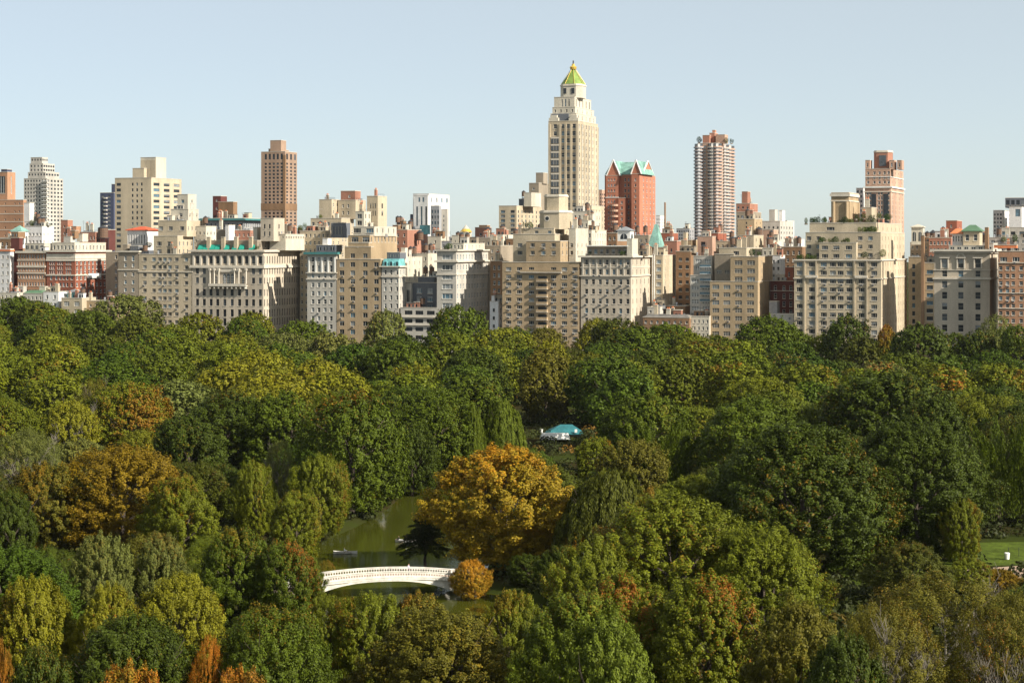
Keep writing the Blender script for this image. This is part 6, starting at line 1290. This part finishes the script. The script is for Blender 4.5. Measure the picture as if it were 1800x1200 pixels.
# ================================================================= BOATHOUSE
Yb = 560; bx = (990-900)/FPX*Yb; zr = CAMH-(746-HOR)*Yb/FPX; ze = CAMH-(761-HOR)*Yb/FPX; gz = ground_z(bx, Yb)
o = empty('boathouse', (bx, Yb, gz), 0); tag(o, 'small park building with a teal hipped roof glimpsed among the trees', 'boathouse')
q = MB(); q.box(-4, 5, -3, 4, 0, ze-gz, wall('taupe')); q.build('wall', o)
M_TR = mat('teal_roof', (.03, .15, .17), .55, var=.25); q = MB(); e = ze-gz+.003; q.prism([(-5.2, -4), (5.6, -4), (5.6, 5), (-5.2, 5)], e, e+.25, M_TR); q.prism([(-5.2, -4), (5.6, -4), (5.6, 5), (-5.2, 5)], e+.253, zr-gz, M_TR, [(-.8, .2), (2.6, .2), (2.6, .8), (-.8, .8)]); q.build('roof', o)
q = MB(); q.box(3.2, 3.9, -4.4, -4.0, e+.6, e+1.5, M_WTRIM); q.build('dormer', o)
q = MB(); q.cyl(-6.4, -4, .38, 0, e+1.3, M_WTRIM, 10); q.cyl(-6.4, -4, .5, e+1.3, e+1.5, M_WTRIM, 10); q.build('vent_pipe', o)
xw = (974-900)/FPX*545; zt_ = CAMH-(761-HOR)*545/FPX; zl = CAMH-(771-HOR)*545/FPX
o = empty('terrace_tent', (xw, 545, ground_z(xw, 545)), 0); g0 = ground_z(xw, 545); tag(o, 'long white canopy and wall in front of the teal roofed boathouse', 'canopy')
q = MB(); q.prism([(-4, -2), (4.6, -2), (4.6, 2.5), (-4, 2.5)], zl-g0, zt_-g0, M_WTRIM, [(-3.4, -.6), (4, -.6), (4, 1.4), (-3.4, 1.4)]); q.build('canopy', o)
for x_ in (-3.8, 0, 4.3):
    for y_ in (-1.8, 2.3): q = MB(); q.cyl(x_, y_, .08, 0, zl-g0-.003, M_WTRIM, 8); q.build('pole', o)
# ================================================================= BY THE LAWN
x, y = g2w(1770, 983, 1); o = empty('litter_bin', (x, y, 1.0)); tag(o, 'small white bin standing on the lawn near the path at the right edge', 'bin')
q = MB(); q.cyl(0, 0, .42, .1, 1.1, M_WTRIM, 14, .5); q.build('barrel', o); q = MB(); q.cyl(0, 0, .54, 1.103, 1.25, M_WTRIM, 14, .4); q.build('lid', o); q = MB(); q.cyl(0, 0, .3, 0, .098, M_DARK, 10); q.build('foot', o)
for i, px in enumerate((1773, 1791)):
    x, y = g2w(px, 977, 1); o = empty('fence_post', (x, y, 1.0)); tag(o, ['thin dark post on the lawn behind the white bin', 'thin dark post on the lawn nearest the right edge'][i], 'post', 'posts on the lawn'); q = MB(); q.cyl(0, 0, .05, 0, 1.5, M_DARK, 6); q.build('shaft', o); q = MB(); q.cyl(0, 0, .09, 1.503, 1.6, M_DARK, 6, .02); q.build('cap', o)
# shrubs on the terraces of the tall blocks
SHR = [crown('thin', 900+i, .15, 1100) for i in range(3)] + [crown('feather', 910+i, .15, 1100) for i in range(3)]
SPOT = [(1417, 393, 12, 'on the top left terrace corner of the terraced block'), (1428, 390, 12, 'beside the corner shrub of the terraced block'), (1450, 387, 12, 'left of the water tower housing'), (1505, 385, 10, 'right of the water tower housing'), (1518, 384, 10, 'on the middle of the upper right terrace'), (1532, 386, 10, 'on the upper right terrace'), (1545, 384, 10, 'at the right end of the upper terrace'), (1560, 386, 10, 'next to the right end of the upper terrace'),
        (1447, 424, 2, 'on the lower left garden terrace of the terraced block'), (1488, 426, 2, 'at the right end of the lower garden terrace'), (1405, 454, 1.5, 'on the lowest left terrace'), (1520, 452, 1.5, 'on the lowest right terrace'), (1552, 450, 3, 'at the right corner of the lowest terrace'), (1322, 448, 2, 'on the green roof terrace of the tan block'), (1334, 449, 3, 'right on the green roof terrace of the tan block'),
        (1038, 449, 2, 'on the left of the planted penthouse'), (1095, 449, 1, 'on the right of the planted penthouse'), (923, 402, 8, 'on the shoulder left of the octagonal tower'), (932, 400, 8, 'close beside the octagonal tower'), (1229, 250, 340, 'on the top of the round balconied tower at left'), (1276, 251, 338, 'on the top of the round balconied tower at right'), (1286, 252, 340, 'at the right rim of the round balconied tower'),
        (536, 404, 36, 'on the low terrace left of the penthouse cluster'), (528, 405, 36, 'at the left end of the low terrace'), (563, 384, 62, 'on the penthouse cluster terrace'), (789, 437, 3, 'on the roof edge of the pale corner house'), (785, 438, 2, 'at the front corner of the pale corner house roof'), (452, 438, 2, 'beside the teal awnings'), (56, 396, 72, 'on the bright white modernist house'), (84, 397, 74, 'on the right of the bright white modernist house'), (1764, 424, 118, 'on the pale terraced house'), (1784, 424, 118, 'right on the pale terraced house'), (262, 433, 4, 'beside the stepped limestone tower')]
TER = ['upper left terrace', 'middle terrace', 'upper right terrace', 'lower left terrace', 'lower right terrace', 'lowest ledge']
for q_, (a_, b_, py_, v_) in enumerate(((1424, 1456, 391, 9.5), (1474, 1502, 394, 9.5), (1508, 1542, 391, 10), (1442, 1500, 426, 2), (1510, 1546, 408, 5.5), (1400, 1438, 456, .5))):
    for w_ in range(5): SPOT.append((a_ + (b_-a_)*(w_+RND.uniform(0, .8))/5, py_, v_, '%s along the %s of the terraced block' % (['at the left end', 'second from left', 'midway', 'second from right', 'at the right end'][w_], TER[q_])))
for px, py, v, wh in SPOT:
    u_ = U(px, v+1.2); x, y = UV(u_, v+1.2); k = y/FPX; h = RND.uniform(9, 15)*k; z = ZP(py, u_, v+1.2) - .5
    o = empty('terrace_shrub', (x, y, z), RND.uniform(0, 6)); tag(o, 'small green shrub ' + wh, 'shrub', 'shrubs on the roof terraces')
    q = MB(); q.cyl(0, 0, .7, 0, .6, wall('taupe'), 8); q.build('planter', o)
    c = bpy.data.objects.new('foliage', RND.choice(SHR)); COL.objects.link(c); c.parent = o; kx = RND.uniform(.3, .62); c.scale = (h*kx, h*kx*RND.uniform(.7, 1.2), h*RND.uniform(.36, .55)); c.location = (0, 0, .1); c.color = RND.choice([(.05, .09, .015, 0), (.09, .13, .02, .1), (.035, .06, .015, 0)])
for o in list(COL.objects):
    if o.parent is None and o.name.split('.')[0] in ('apartment_building', 'apartment_tower') : o['group'] = 'apartment houses of the skyline'

q = MB(); q.box(-4100, 4100, -2100, 6100, -3.2, 178, None); me = bpy.data.meshes.new('haze'); me.from_pydata(q.v, [], q.f); hz = bpy.data.objects.new('haze', me); COL.objects.link(hz); tag(hz, 'thin even haze in the air over park and city', None, None, 'stuff')
m = bpy.data.materials.new('haze'); m.use_nodes = True; n = m.node_tree.nodes; n.remove(n['Principled BSDF']); pv = n.new('ShaderNodeVolumePrincipled'); pv.inputs['Color'].default_value = (.86, .92, 1, 1); pv.inputs['Density'].default_value = .000015; pv.inputs['Anisotropy'].default_value = .2
m.node_tree.links.new(pv.outputs[0], n['Material Output'].inputs['Volume']); me.materials.append(m)
for o in COL.objects:
    if o.parent is None and o.get('label') and len(o['label'].split()) > 16: print('LONG', len(o['label'].split()), o['label'])
print('NTREES', len(TREES), 'NOBJ', len(COL.objects))
